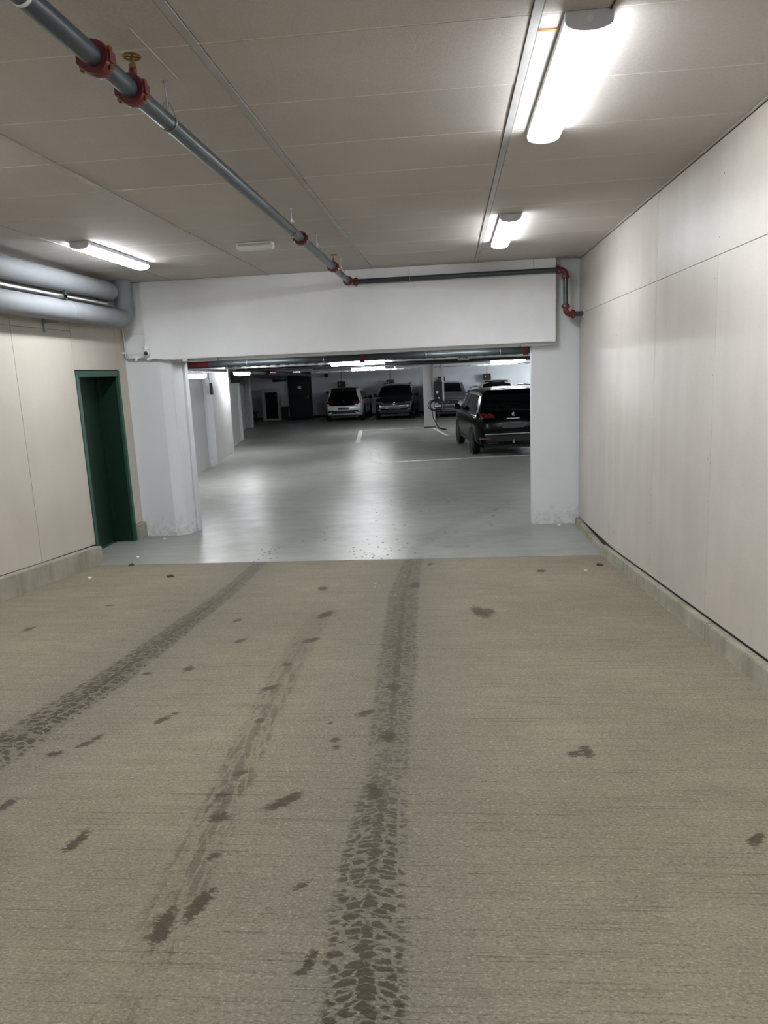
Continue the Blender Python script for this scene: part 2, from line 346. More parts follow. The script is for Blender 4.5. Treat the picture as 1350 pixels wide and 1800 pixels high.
rf = struct(link('ramp_floor', floor_mesh('ramp_floor', M['ramp'], -4.4, 1.75, .9, 8.4, .0205, True)))
rn = MB(); rn.add([(-4.7, -9, SL*17.4), (1.9, -9, SL*17.4), (1.9, .9, SL*7.5), (-4.7, .9, SL*7.5)], [(0, 1, 2, 3)])
rn.add([(-4.7, .9, SL*7.5), (-4.4, .9, SL*7.5), (-4.4, 8.4, 0), (-4.7, 8.4, 0)], [(0, 1, 2, 3)])
rn.build('ramp_floor_edge', M['ramp'], rf)
gf = struct(link('floor', floor_mesh('floor', M['gfloor'], -4.4, 2.6, 8.4, 14.4, .04, False)))
gm = MB()
for a in ((-12, -4.4, 8.4, 14.4), (2.6, 11, 8.4, 14.4), (-12, 11, 14.4, 40)):
    gm.add([(a[0], a[2], 0), (a[1], a[2], 0), (a[1], a[3], 0), (a[0], a[3], 0)], [(0, 1, 2, 3)])
gm.build('floor_area', M['gfloor'], gf)
cj = MB(); cj.box(-4.4, 1.7, 8.385, 8.405, -.01, .004); cj.build('paint_edge', M['gfloor'], gf)

# ---------------------------------------------------------------- ceiling of the ramp hall: boards and strips
ce = struct(MB().box(-5.2, 1.95, -9, 10.4, ZC+.03, ZC+.12).build('ceiling', M['gceil']))
XS = [-5.1, -3.72, -2.385, -1.0, .372, 1.73]; YJ = 3.195; DY = .705
ys = [YJ+DY*k for k in range(-17, 10)] + [9.99]
cache = {}
for j in range(len(ys)-1):
    for i in range(len(XS)-1):
        if i == 0 and ys[j] > 99: continue
        x0, x1, y0, y1 = XS[i]+.022, XS[i+1]-.022, ys[j]+.0035, ys[j+1]-.0035
        if i == len(XS)-2: x1 = XR-.024
        if i == 0: x0 = XL+.005
        key = (round(x1-x0, 3), round(y1-y0, 3))
        if key not in cache:
            hx, hy = (x1-x0)/2, (y1-y0)/2
            cache[key] = MB().box(-hx, hx, -hy, hy, 0, .028).mesh('ceiling_panel', M['ceil'], bevel=.002)
        dz = random.uniform(0, .0025)
        link('ceiling_panel', cache[key], ce, ((x0+x1)/2, (y0+y1)/2, ZC+dz))
for x in XS[1:-1]:
    MB().box(x-.019, x+.019, -9, 9.99, ZC-.003, ZC+.02).build('ceiling_strip', M['strip'], ce)
MB().box(XR-.022, XR+.004, -9, 10.1, ZC-.004, ZC+.03).build('edge_strip', M['ceil'], ce)
MB().box(XR-.006, XR+.004, -9, 10.1, ZC-.007, ZC-.004).build('edge_gap', M['gap'], ce)
for y in ys[:-1]: MB().box(-4.9, XR-.01, y-.006, y+.006, ZC+.0015, ZC+.02).build('joint_strip', M['tbar'], ce)
MB().box(.392, .475, 3.33, 3.342, ZC-.006, ZC+.001).build('wood_batten', M['wood'], ce)

# ---------------------------------------------------------------- side walls: backing, boards with open joints, concrete plinth
def zt(y): return rz_(y)+.082+.004*max(0, 8.4-y)      # top of plinth follows the ramp
wr = struct(MB().box(XR+.02, XR+.3, -9, 10.4, -.3, ZC+.1).build('wall_right', M['gap']))
JR = [6.49-1.43*k for k in range(10, -1, -1)] + [7.93, 10.17]
ZJ = 2.84
def slab(x0, x1, ya, yb, zb0, zb1, z1, mat, name, parent, bevel=.003):
    vs_ = [(x, y, z) for x in (x0, x1) for y, zz in ((ya, zb0), (yb, zb1)) for z in (zz, z1)]
    return MB().add(vs_, [(0, 1, 3, 2), (4, 6, 7, 5), (0, 4, 5, 1), (2, 3, 7, 6), (0, 2, 6, 4), (1, 5, 7, 3)]).build(name, mat, parent, bevel=bevel)
for a, b in zip(JR[:-1], JR[1:]):
    slab(XR, XR+.02, a+.002, b-.002, rz_(a)+.15, rz_(b)+.15 if b < 9 else .10, ZJ-.0018, M['wall'], 'wall_panel', wr, .001)
JU = [6.49-2.86*k for k in range(5, -1, -1)] + [10.17]
for a, b in zip(JU[:-1], JU[1:]):
    MB().box(XR, XR+.02, a+.002, b-.002, ZJ+.0018, ZC+.02).build('wall_panel', M['wall'], wr, bevel=.001)
sc = MB()
for a in JR[1:-1]:
    for z in np.arange(rz_(a)+.3, 3.45, .3):
        for d in (-.022, .022):
            if random.random() < .6: yy, zz = a+d+random.uniform(-.03, .03), z+random.uniform(-.05, .05); sc.cyl((XR-.0008, yy, zz), (XR+.003, yy, zz), .0036, 8)
s_ = sc.build('screw_heads', M['gap'], wr, split=False); s_['kind'] = 'stuff'
br = struct(bpy.data.objects.new('baseboard_right', None)); COL.objects.link(br)
def plinth(name, x0, x1, ylist, parent, top):
    for a, b in zip(ylist[:-1], ylist[1:]):
        b_ = b-.004
        vs_ = [(x, y, z) for x in (x0, x1) for y in (a, b_) for z in (rz_(y)-.06, top(y))]
        MB().add(vs_, [(0, 1, 3, 2), (4, 6, 7, 5), (0, 4, 5, 1), (2, 3, 7, 6), (0, 2, 6, 4), (1, 5, 7, 3)]).build(name, M['plinth'], parent, bevel=.006)
plinth('plinth_block', XR-.045, XR+.02, [-9, -6.1, -3.2, -.3, 2.2, 4.9, 6.75, 8.4, 10.17], br, lambda y: rz_(y)+.125 if y < 8.4 else .085)

wl = struct(MB().box(XL-.36, XL-.33, -9, 10.4, -.3, ZC+.1).build('wall_left', M['gap']))
MB().box(XL-.33, XL-.02, -9, 8.56, -.3, ZC+.05).build('wall_core', M['gap'], wl)
MB().box(XL-.33, XL-.02, 9.78, 10.4, -.3, ZC+.05).build('wall_core', M['gap'], wl)
MB().box(XL-.33, XL-.02, 8.56, 9.78, 2.385, ZC+.05).build('wall_core', M['gap'], wl)
JL = [7.36-1.43*k for k in range(11, -1, -1)] + [8.572]
tl = lambda y: rz_(y)+.215
for a, b in zip(JL[:-1], JL[1:]):
    slab(XL-.02, XL, a+.002, b-.002, tl(a)+.012, tl(b)+.012, ZJ-.0016, M['wallL'], 'wall_panel', wl)
    MB().box(XL-.02, XL, a+.002, b-.002, ZJ+.0016, ZC+.02).build('wall_panel', M['wallL'], wl, bevel=.002)
MB().box(XL-.02, XL, 8.575, 9.765, 2.385, ZC+.02).build('wall_panel', M['wallL'], wl, bevel=.002)
MB().box(XL-.02, XL, 9.768, 10.1, .225, ZC+.02).build('wall_panel', M['wallL'], wl, bevel=.002)
bl = struct(bpy.data.objects.new('baseboard_left', None)); COL.objects.link(bl)
plinth('plinth_block', XL-.02, XL+.10, [-9, -6, -3, 0, 2.6, 5.2, 8.53], bl, tl)
MB().box(XL-.02, XL+.05, 9.79, 10.05, -.02, .215).build('plinth_block', M['plinth'], bl, bevel=.006)
# back end of the hall (behind the viewpoint): a roller shutter
bw = struct(MB().box(-4.9, 2.0, -9.2, -9, .5, 3.7).build('wall_back', M['wallL']))

# ---------------------------------------------------------------- green door, deep lining
d1 = struct(bpy.data.objects.new('door_1', None)); COL.objects.link(d1)
DY0, DY1, DZ = 8.575, 9.765, 2.375
f = MB(); f.box(XL-.30, XL+.006, DY0, DY0+.075, 0, DZ); f.build('door_frame', M['greenf'], d1, bevel=.003)
MB().box(XL-.30, XL+.006, DY1-.06, DY1, 0, DZ).build('door_frame', M['greenf'], d1, bevel=.003)
MB().box(XL-.30, XL+.006, DY0+.075, DY1-.06, DZ-.075, DZ).build('door_frame', M['greenf'], d1, bevel=.003)
MB().box(XL-.295, XL-.03, DY1-.066, DY1-.059, .01, DZ-.08).build('door_lining', M['green'], d1)
MB().box(XL-.325, XL-.285, DY0+.02, DY1-.04, .02, DZ-.05).build('door_leaf', M['green'], d1, bevel=.002)
MB().box(XL-.29, XL-.25, DY1-.14, DY1-.062, .01, DZ-.08).build('door_stop', M['green'], d1, bevel=.003)
MB().box(XL-.30, XL-.27, DY0+.02, DY1-.05, 0, .022).build('door_threshold', M['greenf'], d1)

# ---------------------------------------------------------------- end wall: pillars, hanging beam
wf = struct(bpy.data.objects.new('wall_front', None)); COL.objects.link(wf)
MB().prism([(-5.3, 10.04), (-4.01, 10.0), (-3.86, 10.06), (-3.80, 10.24), (-3.80, 10.3), (-5.3, 10.3)], lambda x, y: (x, y, -.02), lambda x, y: (x, y, 2.6)).build('pillar', M['col'], wf, bevel=.012)
MB().prism([(-5.3, 10.31), (-3.775, 10.31), (-3.765, 10.42), (-5.3, 10.42)], lambda x, y: (x, y, -.02), lambda x, y: (x, y, 2.6)).build('pillar_backing', M['col'], wf, bevel=.004)
MB().prism([(1.095, 10.17), (1.95, 10.19), (1.95, 10.4), (1.10, 10.4)], lambda x, y: (x, y, -.02), lambda x, y: (x, y, ZC)).build('pillar', M['col'], wf, bevel=.014)
MB().box(-4.52, -4.1, 10.03, 10.3, 2.6, ZC-.0).build('upper_wall', M['beam'], wf)
MB().box(-4.52, 1.9, 10.19, 10.42, 2.6, ZC+.05).build('upper_wall', M['beam'], wf)
MB().box(-4.515, -4.17, 10.015, 10.03, 2.86, ZC-.01).build('wall_panel', M['beam'], wf, bevel=.002)
MB().box(-4.17, 1.39, 9.95, 10.1, 2.495, ZC-.002).build('beam_cladding', M['beam'], wf, bevel=.006)
MB().box(-3.85, 1.3, 10.1, 10.45, 2.46, 2.61).build('lintel_beam', M['beam'], wf, bevel=.004)
MB().box(-4.1, -3.2, 10.06, 10.10, 2.455, 2.495).box(.95, 1.33, 10.06, 10.10, 2.45, 2.495).build('fixing_strip', M['zinc'], wf)

# ---------------------------------------------------------------- ceiling lamps of the hall
def lamp_meshes(L, W=.180, D=.070):
    n = 14; pr = [(-W/2, 0)] + [(-W/2+.0, -.038)] + [(-W/2*math.cos(PI*k/n), -.038-(D-.038)*math.sin(PI*k/n)) for k in range(1, n)] + [(W/2, -.038), (W/2, 0)]
    hp = [(-W/2-.003, 0), (-W/2-.003, -.034), (W/2+.003, -.034), (W/2+.003, 0)]
    cp = [(x*1.02, z*1.03) for x, z in pr]
    h = MB().prism(hp, lambda x, z: (x, 0, z), lambda x, z: (x, L, z))
    d = MB().prism(pr, lambda x, z: (x, .012, z-.008), lambda x, z: (x, L-.012, z-.008))
    c1 = MB().prism(cp, lambda x, z: (x, -.004, z), lambda x, z: (x, .014, z))
    c2 = MB().prism(cp, lambda x, z: (x, L-.014, z), lambda x, z: (x, L+.004, z))
    k = MB().cyl((0, -.009, -.032), (0, -.002, -.032), .012, 16)
    return h, d, c1, c2, k
def batten(label, x, y, z, L, group=None):
    t = thing('ceiling_lamp', label, 'lamp', (x, y, z), 0, group)
    h, d, c1, c2, k = lamp_meshes(L)
    h.build('housing', M['capg'], t); d.build('diffuser', M['lamp'], t, True); c1.build('end_cap', M['capg'], t)
    c2.build('end_cap', M['white'], t); k.build('end_screw', M['white'], t); return t
lp = batten('long white batten lamp glowing near the top right, closest to the viewer', .575, 3.2, ZC-.001, 1.44)
def lamp_at(label, x, y, z=ZC-.001):
    c = copy_tree(lp); c.location = (x, y, z); c['label'] = label; return c
lamp_at('smaller of the two white batten lamps on the right, near the white beam', .575, 6.98)
lamp_at('white batten lamp on the ceiling at the left above the two thick white pipes', -3.47, 6.98)
for x, y, l in ((.575, -.58, 'white batten lamp on the right ceiling behind the viewpoint'), (-3.47, 3.2, 'white batten lamp on the left ceiling just outside the picture'),
                (-3.47, -.58, 'white batten lamp on the left ceiling behind the viewpoint'),
                (.575, -4.36, 'added white batten lamp on the right ceiling, furthest behind the viewpoint'), (-3.47, -4.36, 'added white batten lamp on the left ceiling, furthest behind the viewpoint')): lamp_at(l, x, y)  # this furthest pair is added to brighten the near floor and walls
MB().tube([(.655, 3.195, ZC-.004), (.665, 3.0, ZC-.004), (.70, 2.9, ZC-.004)], .004, 8).build('lamp_cable', M['black'], lp).location = (-.575, -3.2, -(ZC-.001))
# small emergency light box
t = thing('emergency_light', 'small flat white emergency light box on the ceiling left of the grey pipe', 'light', (-1.93, 7.62, ZC-.001))
MB().prism([(-.185, 0), (-.185, -.05), (-.175, -.066), (.175, -.066), (.185, -.05), (.185, 0)], lambda x, z: (x, -.055, z), lambda x, z: (x, .055, z)).build('housing', M['white'], t, bevel=.004)
MB().box(-.165, .165, -.060, -.054, -.034, -.012).build('lens', M['strip'], t, bevel=.002)
MB().box(-.02, .02, -.0605, -.055, -.056, -.050).build('indicator', M['capg'], t)

# ---------------------------------------------------------------- sprinkler pipe along the hall and across the beam
PX, PZ = -1.255, 3.365
t = thing('sprinkler_pipe', 'long grey steel sprinkler pipe running from the top left to the beam', 'pipe', (0, 0, 0))
MB().cyl((PX, -8.9, PZ), (PX, 1.98, PZ), .037, 20).build('pipe_section', M['pipe'], t, True)
MB().cyl((PX-.002, 1.98, PZ), (PX, 2.72, PZ), .037, 20).build('pipe_section', M['pipe'], t, True)
MB().cyl((PX, 2.72, PZ), (PX, 7.5, PZ), .0365, 20).build('pipe_section', M['pipe'], t, True)
MB().cyl((PX, 7.5, PZ), (PX-.02, 9.78, PZ+.004), .0365, 20).build('pipe_section', M['pipe'], t, True)
ring = MB(); ring.cyl((PX, 2.33, PZ), (PX, 2.345, PZ), .0385, 20); ring.build('pipe_marking', M['white'], t, True)
def coupling(y, valve, par, x=PX, z=PZ, R=.037):
    m = MB(); m.lathe([(R, -.03), (R+.02, -.03), (R+.024, -.012), (R+.024, .012), (R+.02, .03), (R, .03)], (x, y, z), 'Y', 20)
    for s in (-1, 1):
        m.box(x+s*(R+.012)-.016, x+s*(R+.012)+.016, y-.024, y+.024, z-.02, z+.02)
    b = m.build('coupling', M['red'], par, True)
    k = MB()
    for s in (-1, 1):
        k.cyl((x+s*(R+.017), y, z-.042), (x+s*(R+.017), y, z+.04), .0065, 8); k.cyl((x+s*(R+.017), y, z-.036), (x+s*(R+.017), y, z-.022), .012, 6)
        k.cyl((x+s*(R+.017), y, z+.022), (x+s*(R+.017), y, z+.034), .012, 6)
    k.build('bolt', M['brass'] if valve or y < 5 else M['zinc'], b)
    if valve:
        v = MB(); v.cyl((x+.008, y, z+R), (x+.012, y, z+R+.042), .017, 14); v.build('valve_neck', M['red'], par, True)
        v = MB(); v.cyl((x+.012, y, z+R+.04), (x+.013, y, z+R+.085), .009, 12); v.cyl((x+.012, y, z+R+.044), (x+.012, y, z+R+.060), .016, 6)
        v.build('valve_stem', M['brass'], par, True)
        hz = z+R+.088; v = MB(); v.tube([(x+.012+.034*math.cos(a*PI/8), y+.034*math.sin(a*PI/8), hz) for a in range(17)], .0045, 8)
        for a in range(4): v.cyl((x+.012, y, hz), (x+.012+.034*math.cos(a*PI/2+.5), y+.034*math.sin(a*PI/2+.5), hz), .0035, 6)
        v.build('hand_wheel', M['brass'], par, True)
coupling(2.82, False, t); coupling(3.13, True, t); coupling(6.55, False, t, R=.0365); coupling(8.35, True, t, R=.0365); coupling(9.68, False, t, x=PX-.018, z=PZ+.003, R=.0365)
for y in (3.52, 6.2, 7.35, 9.0):
    m = MB(); m.cyl((PX, y, PZ+.075), (PX, y, ZC), .004, 8); m.cyl((PX, y, PZ+.062), (PX, y, PZ+.088), .010, 8); m.cyl((PX, y, ZC-.012), (PX, y, ZC-.001), .011, 8)
    m.tube([(PX+.012*math.cos(0), y, PZ+.085), (PX+.03, y, PZ+.04), (PX+.0395, y, PZ+.01)] + [(PX+.0395*math.cos(a), y, PZ-.0395*math.sin(a)) for a in np.linspace(.1, PI-.1, 10)] + [(PX-.0395, y, PZ+.01), (PX-.03, y, PZ+.04), (PX-.012, y, PZ+.085)], .0028, 6)
    m.build('pipe_hanger', M['zinc'], t, True)
MB().box(PX+.06, PX+.066, 3.0, 3.52, ZC-.004, ZC+.002).build('ceiling_rail', M['strip'], t)
t = thing('sprinkler_branch_pipe', 'dark grey pipe crossing above the white beam and dropping beside the right pillar', 'pipe')
YB, ZB = 9.88, 3.375
e1 = arc((PX-.02, YB, ZB), (0, 1, 0), (1, 0, 0), .06)
MB().tube([(PX-.02, 9.785, ZB)] + e1 + [(PX+.07, YB, ZB)], .040, 16).build('elbow', M['red'], t, True)
MB().cyl((PX+.06, YB, ZB), (1.42, YB, ZB+.004), .0325, 18).build('pipe_section', M['dpipe'], t, True)
XD = 1.50
MB().tube([(1.405, YB, ZB+.004)] + arc((XD, YB, ZB+.004), (1, 0, 0), (0, 0, -1), .065) + [(XD, YB, ZB-.10)], .036, 16).build('elbow', M['red'], t, True)
MB().cyl((XD, YB, ZB-.09), (XD+.004, YB, 2.93), .030, 18).build('pipe_section', M['dpipe'], t, True)
ZD = 2.825
MB().tube([(XD+.004, YB, ZD+.11)] + arc((XD+.004, YB, ZD), (0, 0, -1), (1, 0, 0), .065) + [(XD+.10, YB, ZD)], .036, 16).build('elbow', M['red'], t, True)
MB().cyl((XD+.09, YB, ZD), (XR+.01, YB, ZD), .032, 18).build('pipe_section', M['dpipe'], t, True)
MB().box(XR-.004, XR+.004, YB-.05, YB+.05, ZD-.05, ZD+.05).build('wall_plate', M['white'], t, bevel=.003)
def collar(c, ax, par, mat='red'):
    c = Vector(c); m = MB(); a = {'X': Vector((1, 0, 0)), 'Z': Vector((0, 0, 1)), 'Y': Vector((0, 1, 0))}[ax]; m.cyl(c-a*.022, c+a*.022, .050, 18)
    p = a.orthogonal().normalized()
    for s in (-1, 1): q = c+p*s*.05; m.box(q.x-.018, q.x+.018, q.y-.018, q.y+.018, q.z-.018, q.z+.018)
    b = m.build('coupling', M[mat], par, True, bevel=.003)
    k = MB(); pp = a.cross(p)
    for s in (-1, 1):
        q = c+p*s*.056; k.cyl(q-pp*.036, q+pp*.034, .006, 8); k.cyl(q+pp*-.034, q+pp*-.020, .011, 6)
    k.build('bolt', M['zinc'], b)
for c, a in (((PX+.06, YB, ZB), 'X'), ((1.41, YB, ZB+.004), 'X'), ((XD, YB, ZB-.085), 'Z'), ((XD+.004, YB, ZD+.10), 'Z'), ((XD+.095, YB, ZD), 'X')): collar(c, a, t)
for x in (-.49, 1.10):
    MB().cyl((x, YB, ZB+.03), (x, YB, ZC), .006, 8).tube([(x, YB+.035*math.cos(a), ZB+.035*math.sin(a)) for a in np.linspace(0, 2*PI, 17)], .004, 6).build('pipe_hanger', M['zinc'], t, True)

# ---------------------------------------------------------------- thick insulated pipes on the left wall
def ductpipe(label, pts, r, bands):
    t = thing('insulated_pipe', label, 'pipe', (0, 0, 0)); MB().tube(pts, r, 32).build('insulation', M['duct'], t, True)
    for y, x, z in bands: MB().cyl((x, y, z), (x, y+.03, z), r+.0015, 32).build('band', M['duct'], t, True)
ductpipe('upper thick white insulated pipe along the left wall under the ceiling', [(-4.30, -8.9, 3.36), (-4.30, 9.15, 3.36)] + arc((-4.30, 9.42, 3.36), (0, 1, 0), (-1, 0, 0), .17) + [(-4.495, 9.42, 3.36)], .113, [(6.2, -4.3, 3.36)])
ductpipe('lower thick white insulated pipe along the left wall that bends up at its end', [(-4.30, -8.9, 3.035), (-4.30, 9.4, 3.035)] + arc((-4.30, 9.72, 3.035), (0, 1, 0), (0, 0, 1), .16) + [(-4.30, 9.72, ZC-.003)], .118, [(6.2, -4.3, 3.035), (8.2, -4.3, 3.035)])
t = thing('pipe_bracket_rail', 'grey steel rail and brackets between the two thick white pipes', 'rail', (0, 0, 0))
MB().box(-4.40, -4.36, -8.9, 9.5, 3.19, 3.235).build('rail', M['zinc'], t)
MB().tube([(-4.34, -8.9, 3.205), (-4.34, 3, 3.2), (-4.34, 9.3, 3.205)], .012, 10).build('conduit', M['white'], t, True)
for y in (.5, 2.0, 3.5, 5.0, 6.5, 8.0):
    MB().box(-4.5, -4.19, y-.02, y+.02, 3.155, 3.185).box(-4.5, -4.475, y-.02, y+.02, 2.80, 3.45).box(-4.5, -4.30, y-.012, y+.012, 2.895, 2.918).build('bracket', M['zinc'], t)
    MB().box(-4.205, -4.19, y-.02, y+.02, 3.13, 3.24).build('bracket_tip', M['dpipe'], t)
# conduits on the left pillar and the dome camera
t = thing('wall_conduit', 'thin grey conduit dropping down the corner and running across the left pillar', 'conduit')
MB().tube([(-4.47, 9.96, 2.93), (-4.47, 9.965, 2.62)] + arc((-4.47, 9.97, 2.52), (0, 0, -1), (1, 0, 0), .05) + [(-4.2, 9.965, 2.515), (-4.05, 9.955, 2.505), (-3.62, 9.97, 2.478)], .011, 10).build('conduit', M['zinc'], t, True)
MB().tube([(-4.44, 9.97, 2.60), (-4.42, 9.975, 2.54), (-4.2, 9.975, 2.54), (-3.85, 9.965, 2.500)], .008, 8).build('conduit', M['white'], t, True)
MB().box(-4.5, -4.45, 9.93, 9.99, 2.60, 2.625).box(-4.33, -4.30, 9.95, 10.02, 2.50, 2.56).box(-3.66, -3.60, 9.955, 9.985, 2.465, 2.492).build('clip', M['white'], t)
t = thing('dome_camera', 'small white surveillance camera with black lens on the left end of the beam', 'camera', (-4.145, 9.925, 2.60))
MB().lathe([(0, .05), (.04, .05), (.046, .03), (.046, .01), (.038, 0), (0, 0)], (0, 0, .035), 'Z', 20).build('mount', M['white'], t, True)
MB().lathe([(.0001, -.052)] + [(.05*math.sin(a), -.052*math.cos(a)) for a in np.linspace(.2, PI-.3, 12)], (0, -.012, 0), 'Z', 20).build('housing', M['white'], t, True)
MB().lathe([(.0001, -.038)] + [(.030*math.sin(a), -.038*math.cos(a)) for a in np.linspace(.2, PI/2, 8)] + [(.03, .01)], (0.006, -.035, -.006), 'Y', 16).build('lens', M['black'], t, True)

# ---------------------------------------------------------------- garage shell
GZ = 2.66
gc = struct(MB().box(-12, 11, 10.4, 40, GZ, GZ+.1).build('ceiling_garage', M['gceil']))
WP = [(-5.15, 10.3), (-6.19, 18.08), (-6.27, 18.78), (-6.50, 21.3), (-6.78, 21.5), (-7.5, 25.5), (-7.65, 26.2), (-8.85, 30.5), (-9.1, 31.9)]
gl = struct(bpy.data.objects.new('wall_garage_left', None)); COL.objects.link(gl)
for i, (a, b) in enumerate(zip(WP[:-1], WP[1:])):
    d = Vector((b[0]-a[0], b[1]-a[1], 0)).normalized(); n = Vector((-d.y, d.x, 0)); k = .07 if i == 1 else (.05 if i == 5 else 0)
    q = [(a[0]-n.x*k, a[1]-n.y*k), (b[0]-n.x*k, b[1]-n.y*k), (b[0]+n.x*.2, b[1]+n.y*.2), (a[0]+n.x*.2, a[1]+n.y*.2)]
    MB().prism(q, lambda x, y: (x, y, 0), lambda x, y: (x, y, GZ)).build('pilaster' if k else 'wall_section', M['col'] if k else M['gwall'], gl)
MB().box(-7.74, -7.62, 26.1, 26.22, 0, GZ).build('door_jamb', M['dgreen'], gl)
fwll = struct(MB().box(-12, 11, 38.3, 38.5, 0, GZ).build('wall_far', M['farwall']))
MB().box(-12, 11, 38.26, 38.31, 0, .09).build('skirting', M['gap'], fwll)
struct(MB().box(9.8, 10, 10.4, 38.3, 0, GZ).build('wall_garage_right', M['gwall']))
struct(MB().box(1.9, 10, 10.2, 10.4, 0, GZ).build('wall_garage_near', M['gwall']))
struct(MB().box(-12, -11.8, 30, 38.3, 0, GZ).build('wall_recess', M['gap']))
bc = struct(bpy.data.objects.new('block_pillar', None)); COL.objects.link(bc)
for k in range(13):
    z0, z1 = k*.2+.004, min(GZ, k*.2+.196)
    MB().box(-9.2+random.uniform(0, .008), -8.88+random.uniform(0, .01), 32.0+random.uniform(0, .012), 32.35, z0, z1).build('block', M['brick'], bc)
MB().box(-9.19, -8.9, 32.02, 32.34, 0, GZ).build('pillar_core', M['plinth'], bc)
# centre column with the white floor markings around it
cc = struct(bpy.data.objects.new('garage_column', None)); COL.objects.link(cc)
MB().box(-1.04, -.62, 28.3, 28.75, 0, GZ).build('column', M['gwall'], cc, bevel=.015)
MB().box(-1.05, -.61, 28.29, 28.76, 0, .04).build('column_base', M['gap'], cc)
for i, (a, b, wd) in enumerate((((-1.85, 17.75), (3.6, 18.6), .17), ((-1.85, 17.75), (-2.27, 21.0), .17), ((-3.5, 28.1), (-1.1, 28.6), .2), ((-.6, 28.7), (3.2, 29.3), .2), ((-3.5, 28.1), (-3.0, 23.2), .15), ((-2.2, 22.9), (.4, 23.4), .10),
        ((-3.9, 34.3), (-3.92, 38.2), .13), ((-7.0, 34.5), (4, 34.9), .2), ((-.72, 28.2), (-.15, 24.6), .12), ((-1.1, 34.4), (-1.2, 38.2), .12), ((-6.6, 34.3), (-6.6, 38.2), .12), ((1.05, 34.4), (1.0, 38.2), .12))):
    a, b = Vector((*a, 0)), Vector((*b, 0)); d = (b-a).normalized(); n = Vector((-d.y, d.x, 0))*wd/2
    MB().add([a-n+Vector((0, 0, .006)), b-n+Vector((0, 0, .006)), b+n+Vector((0, 0, .006)), a+n+Vector((0, 0, .006))], [(0, 1, 2, 3)]).build('floor_marking', M['line'], gf)

# ---------------------------------------------------------------- garage services
GL = .0
def glamp(label, loc, rz, L=1.27, mat='glamp', rods=True):
    t = thing('tube_lamp', label, 'lamp', loc, rz)
    MB().prism([(-.07, .06), (-.05, .085), (.05, .085), (.07, .06)], lambda x, z: (0, x, z), lambda x, z: (L, x, z)).build('housing', M['capg'], t)
    pr = [(-.065, .058)] + [(-.07*math.cos(a), .03-.06*math.sin(a)**.8) for a in np.linspace(0, PI, 12)] + [(.065, .058)]
    MB().prism(pr, lambda x, z: (.02, x, z), lambda x, z: (L-.02, x, z)).build('diffuser', M[mat], t, True)
    for x in (.2, L-.2) if rods else (): MB().cyl((x, 0, .08), (x, 0, GZ-loc[2]), .005, 6).build('suspension', M['zinc'], t)
    return t
glamp('longer glowing tube lamp of the pair above the two far parked cars', (-2.74, 17.0, 2.405), 0)
glamp('smaller glowing tube lamp just behind and below the larger one above the far cars', (-3.66, 27.4, 2.32), 0)
glamp('glowing tube lamp hung above the black car at the right', (1.46, 27.2, 2.36), 0)
glamp('added fill lamp hidden behind the right pillar, nearer one', (4.4, 17.6, 2.405), 0)  # this lamp and the next are added out of view to brighten the garage
glamp('added fill lamp hidden behind the right pillar, further one', (5.4, 27.2, 2.36), 0)
for x, y, w_ in ((2.8, 12.6, 'closest to the beam'), (6.0, 29.5, 'in the far bay row'), (5.0, 33.6, 'in the row by the far wall'), (7.4, 33.6, 'in the far right corner')):  # unseen lamps added to lift the floor by the opening and the far wall
    glamp('added fill lamp hidden behind the right pillar, ' + w_, (x, y, 2.42), 0, mat='glamp' if y < 20 else 'fill_hi')
for x, w_ in ((-3.4, 'left'), (-.3, 'right')):  # unseen pair added to light the pipe, tray and floor behind the beam
    glamp('added short fill lamp tucked up right behind the white beam, ' + w_ + ' one', (x, 10.74, 2.565), 0, .9, 'fill_lo')
glamp('tube lamp seen at the left edge of the opening near the left pillar', (-5.2, 14.1, 2.265), PI/2+.02, rods=False)
glamp('tube lamp end-on along the left garage wall, further back', (-6.0, 20.4, 2.31), PI/2)
# suspended pipe right behind the opening
t = thing('garage_sprinkler_pipe', 'dark horizontal sprinkler pipe hanging just behind the opening', 'pipe')
MB().cyl((-5.2, 11.2, 2.43), (9.5, 11.2, 2.41), .052, 18).build('pipe_section', M['dpipe'], t, True)
MB().cyl((-4.05, 11.2, 2.43), (-3.7, 11.2, 2.43), .056, 18).build('red_section', M['red'], t, True)
for x in (-1.32, 1.12, -4.25):
    MB().cyl((x-.035, 11.2, 2.42), (x+.035, 11.2, 2.42), .068, 18).box(x-.03, x+.03, 11.12, 11.16, 2.38, 2.46).build('coupling', M['red'], t, True)
for x in (-3.1, -1.9, -.35, .75):
    MB().cyl((x, 11.2, 2.47), (x, 11.2, GZ), .006, 8).tube([(x, 11.2+.056*math.cos(a), 2.42+.056*math.sin(a)) for a in np.linspace(0, 2*PI, 17)], .005, 6).build('pipe_hanger', M['zinc'], t, True)
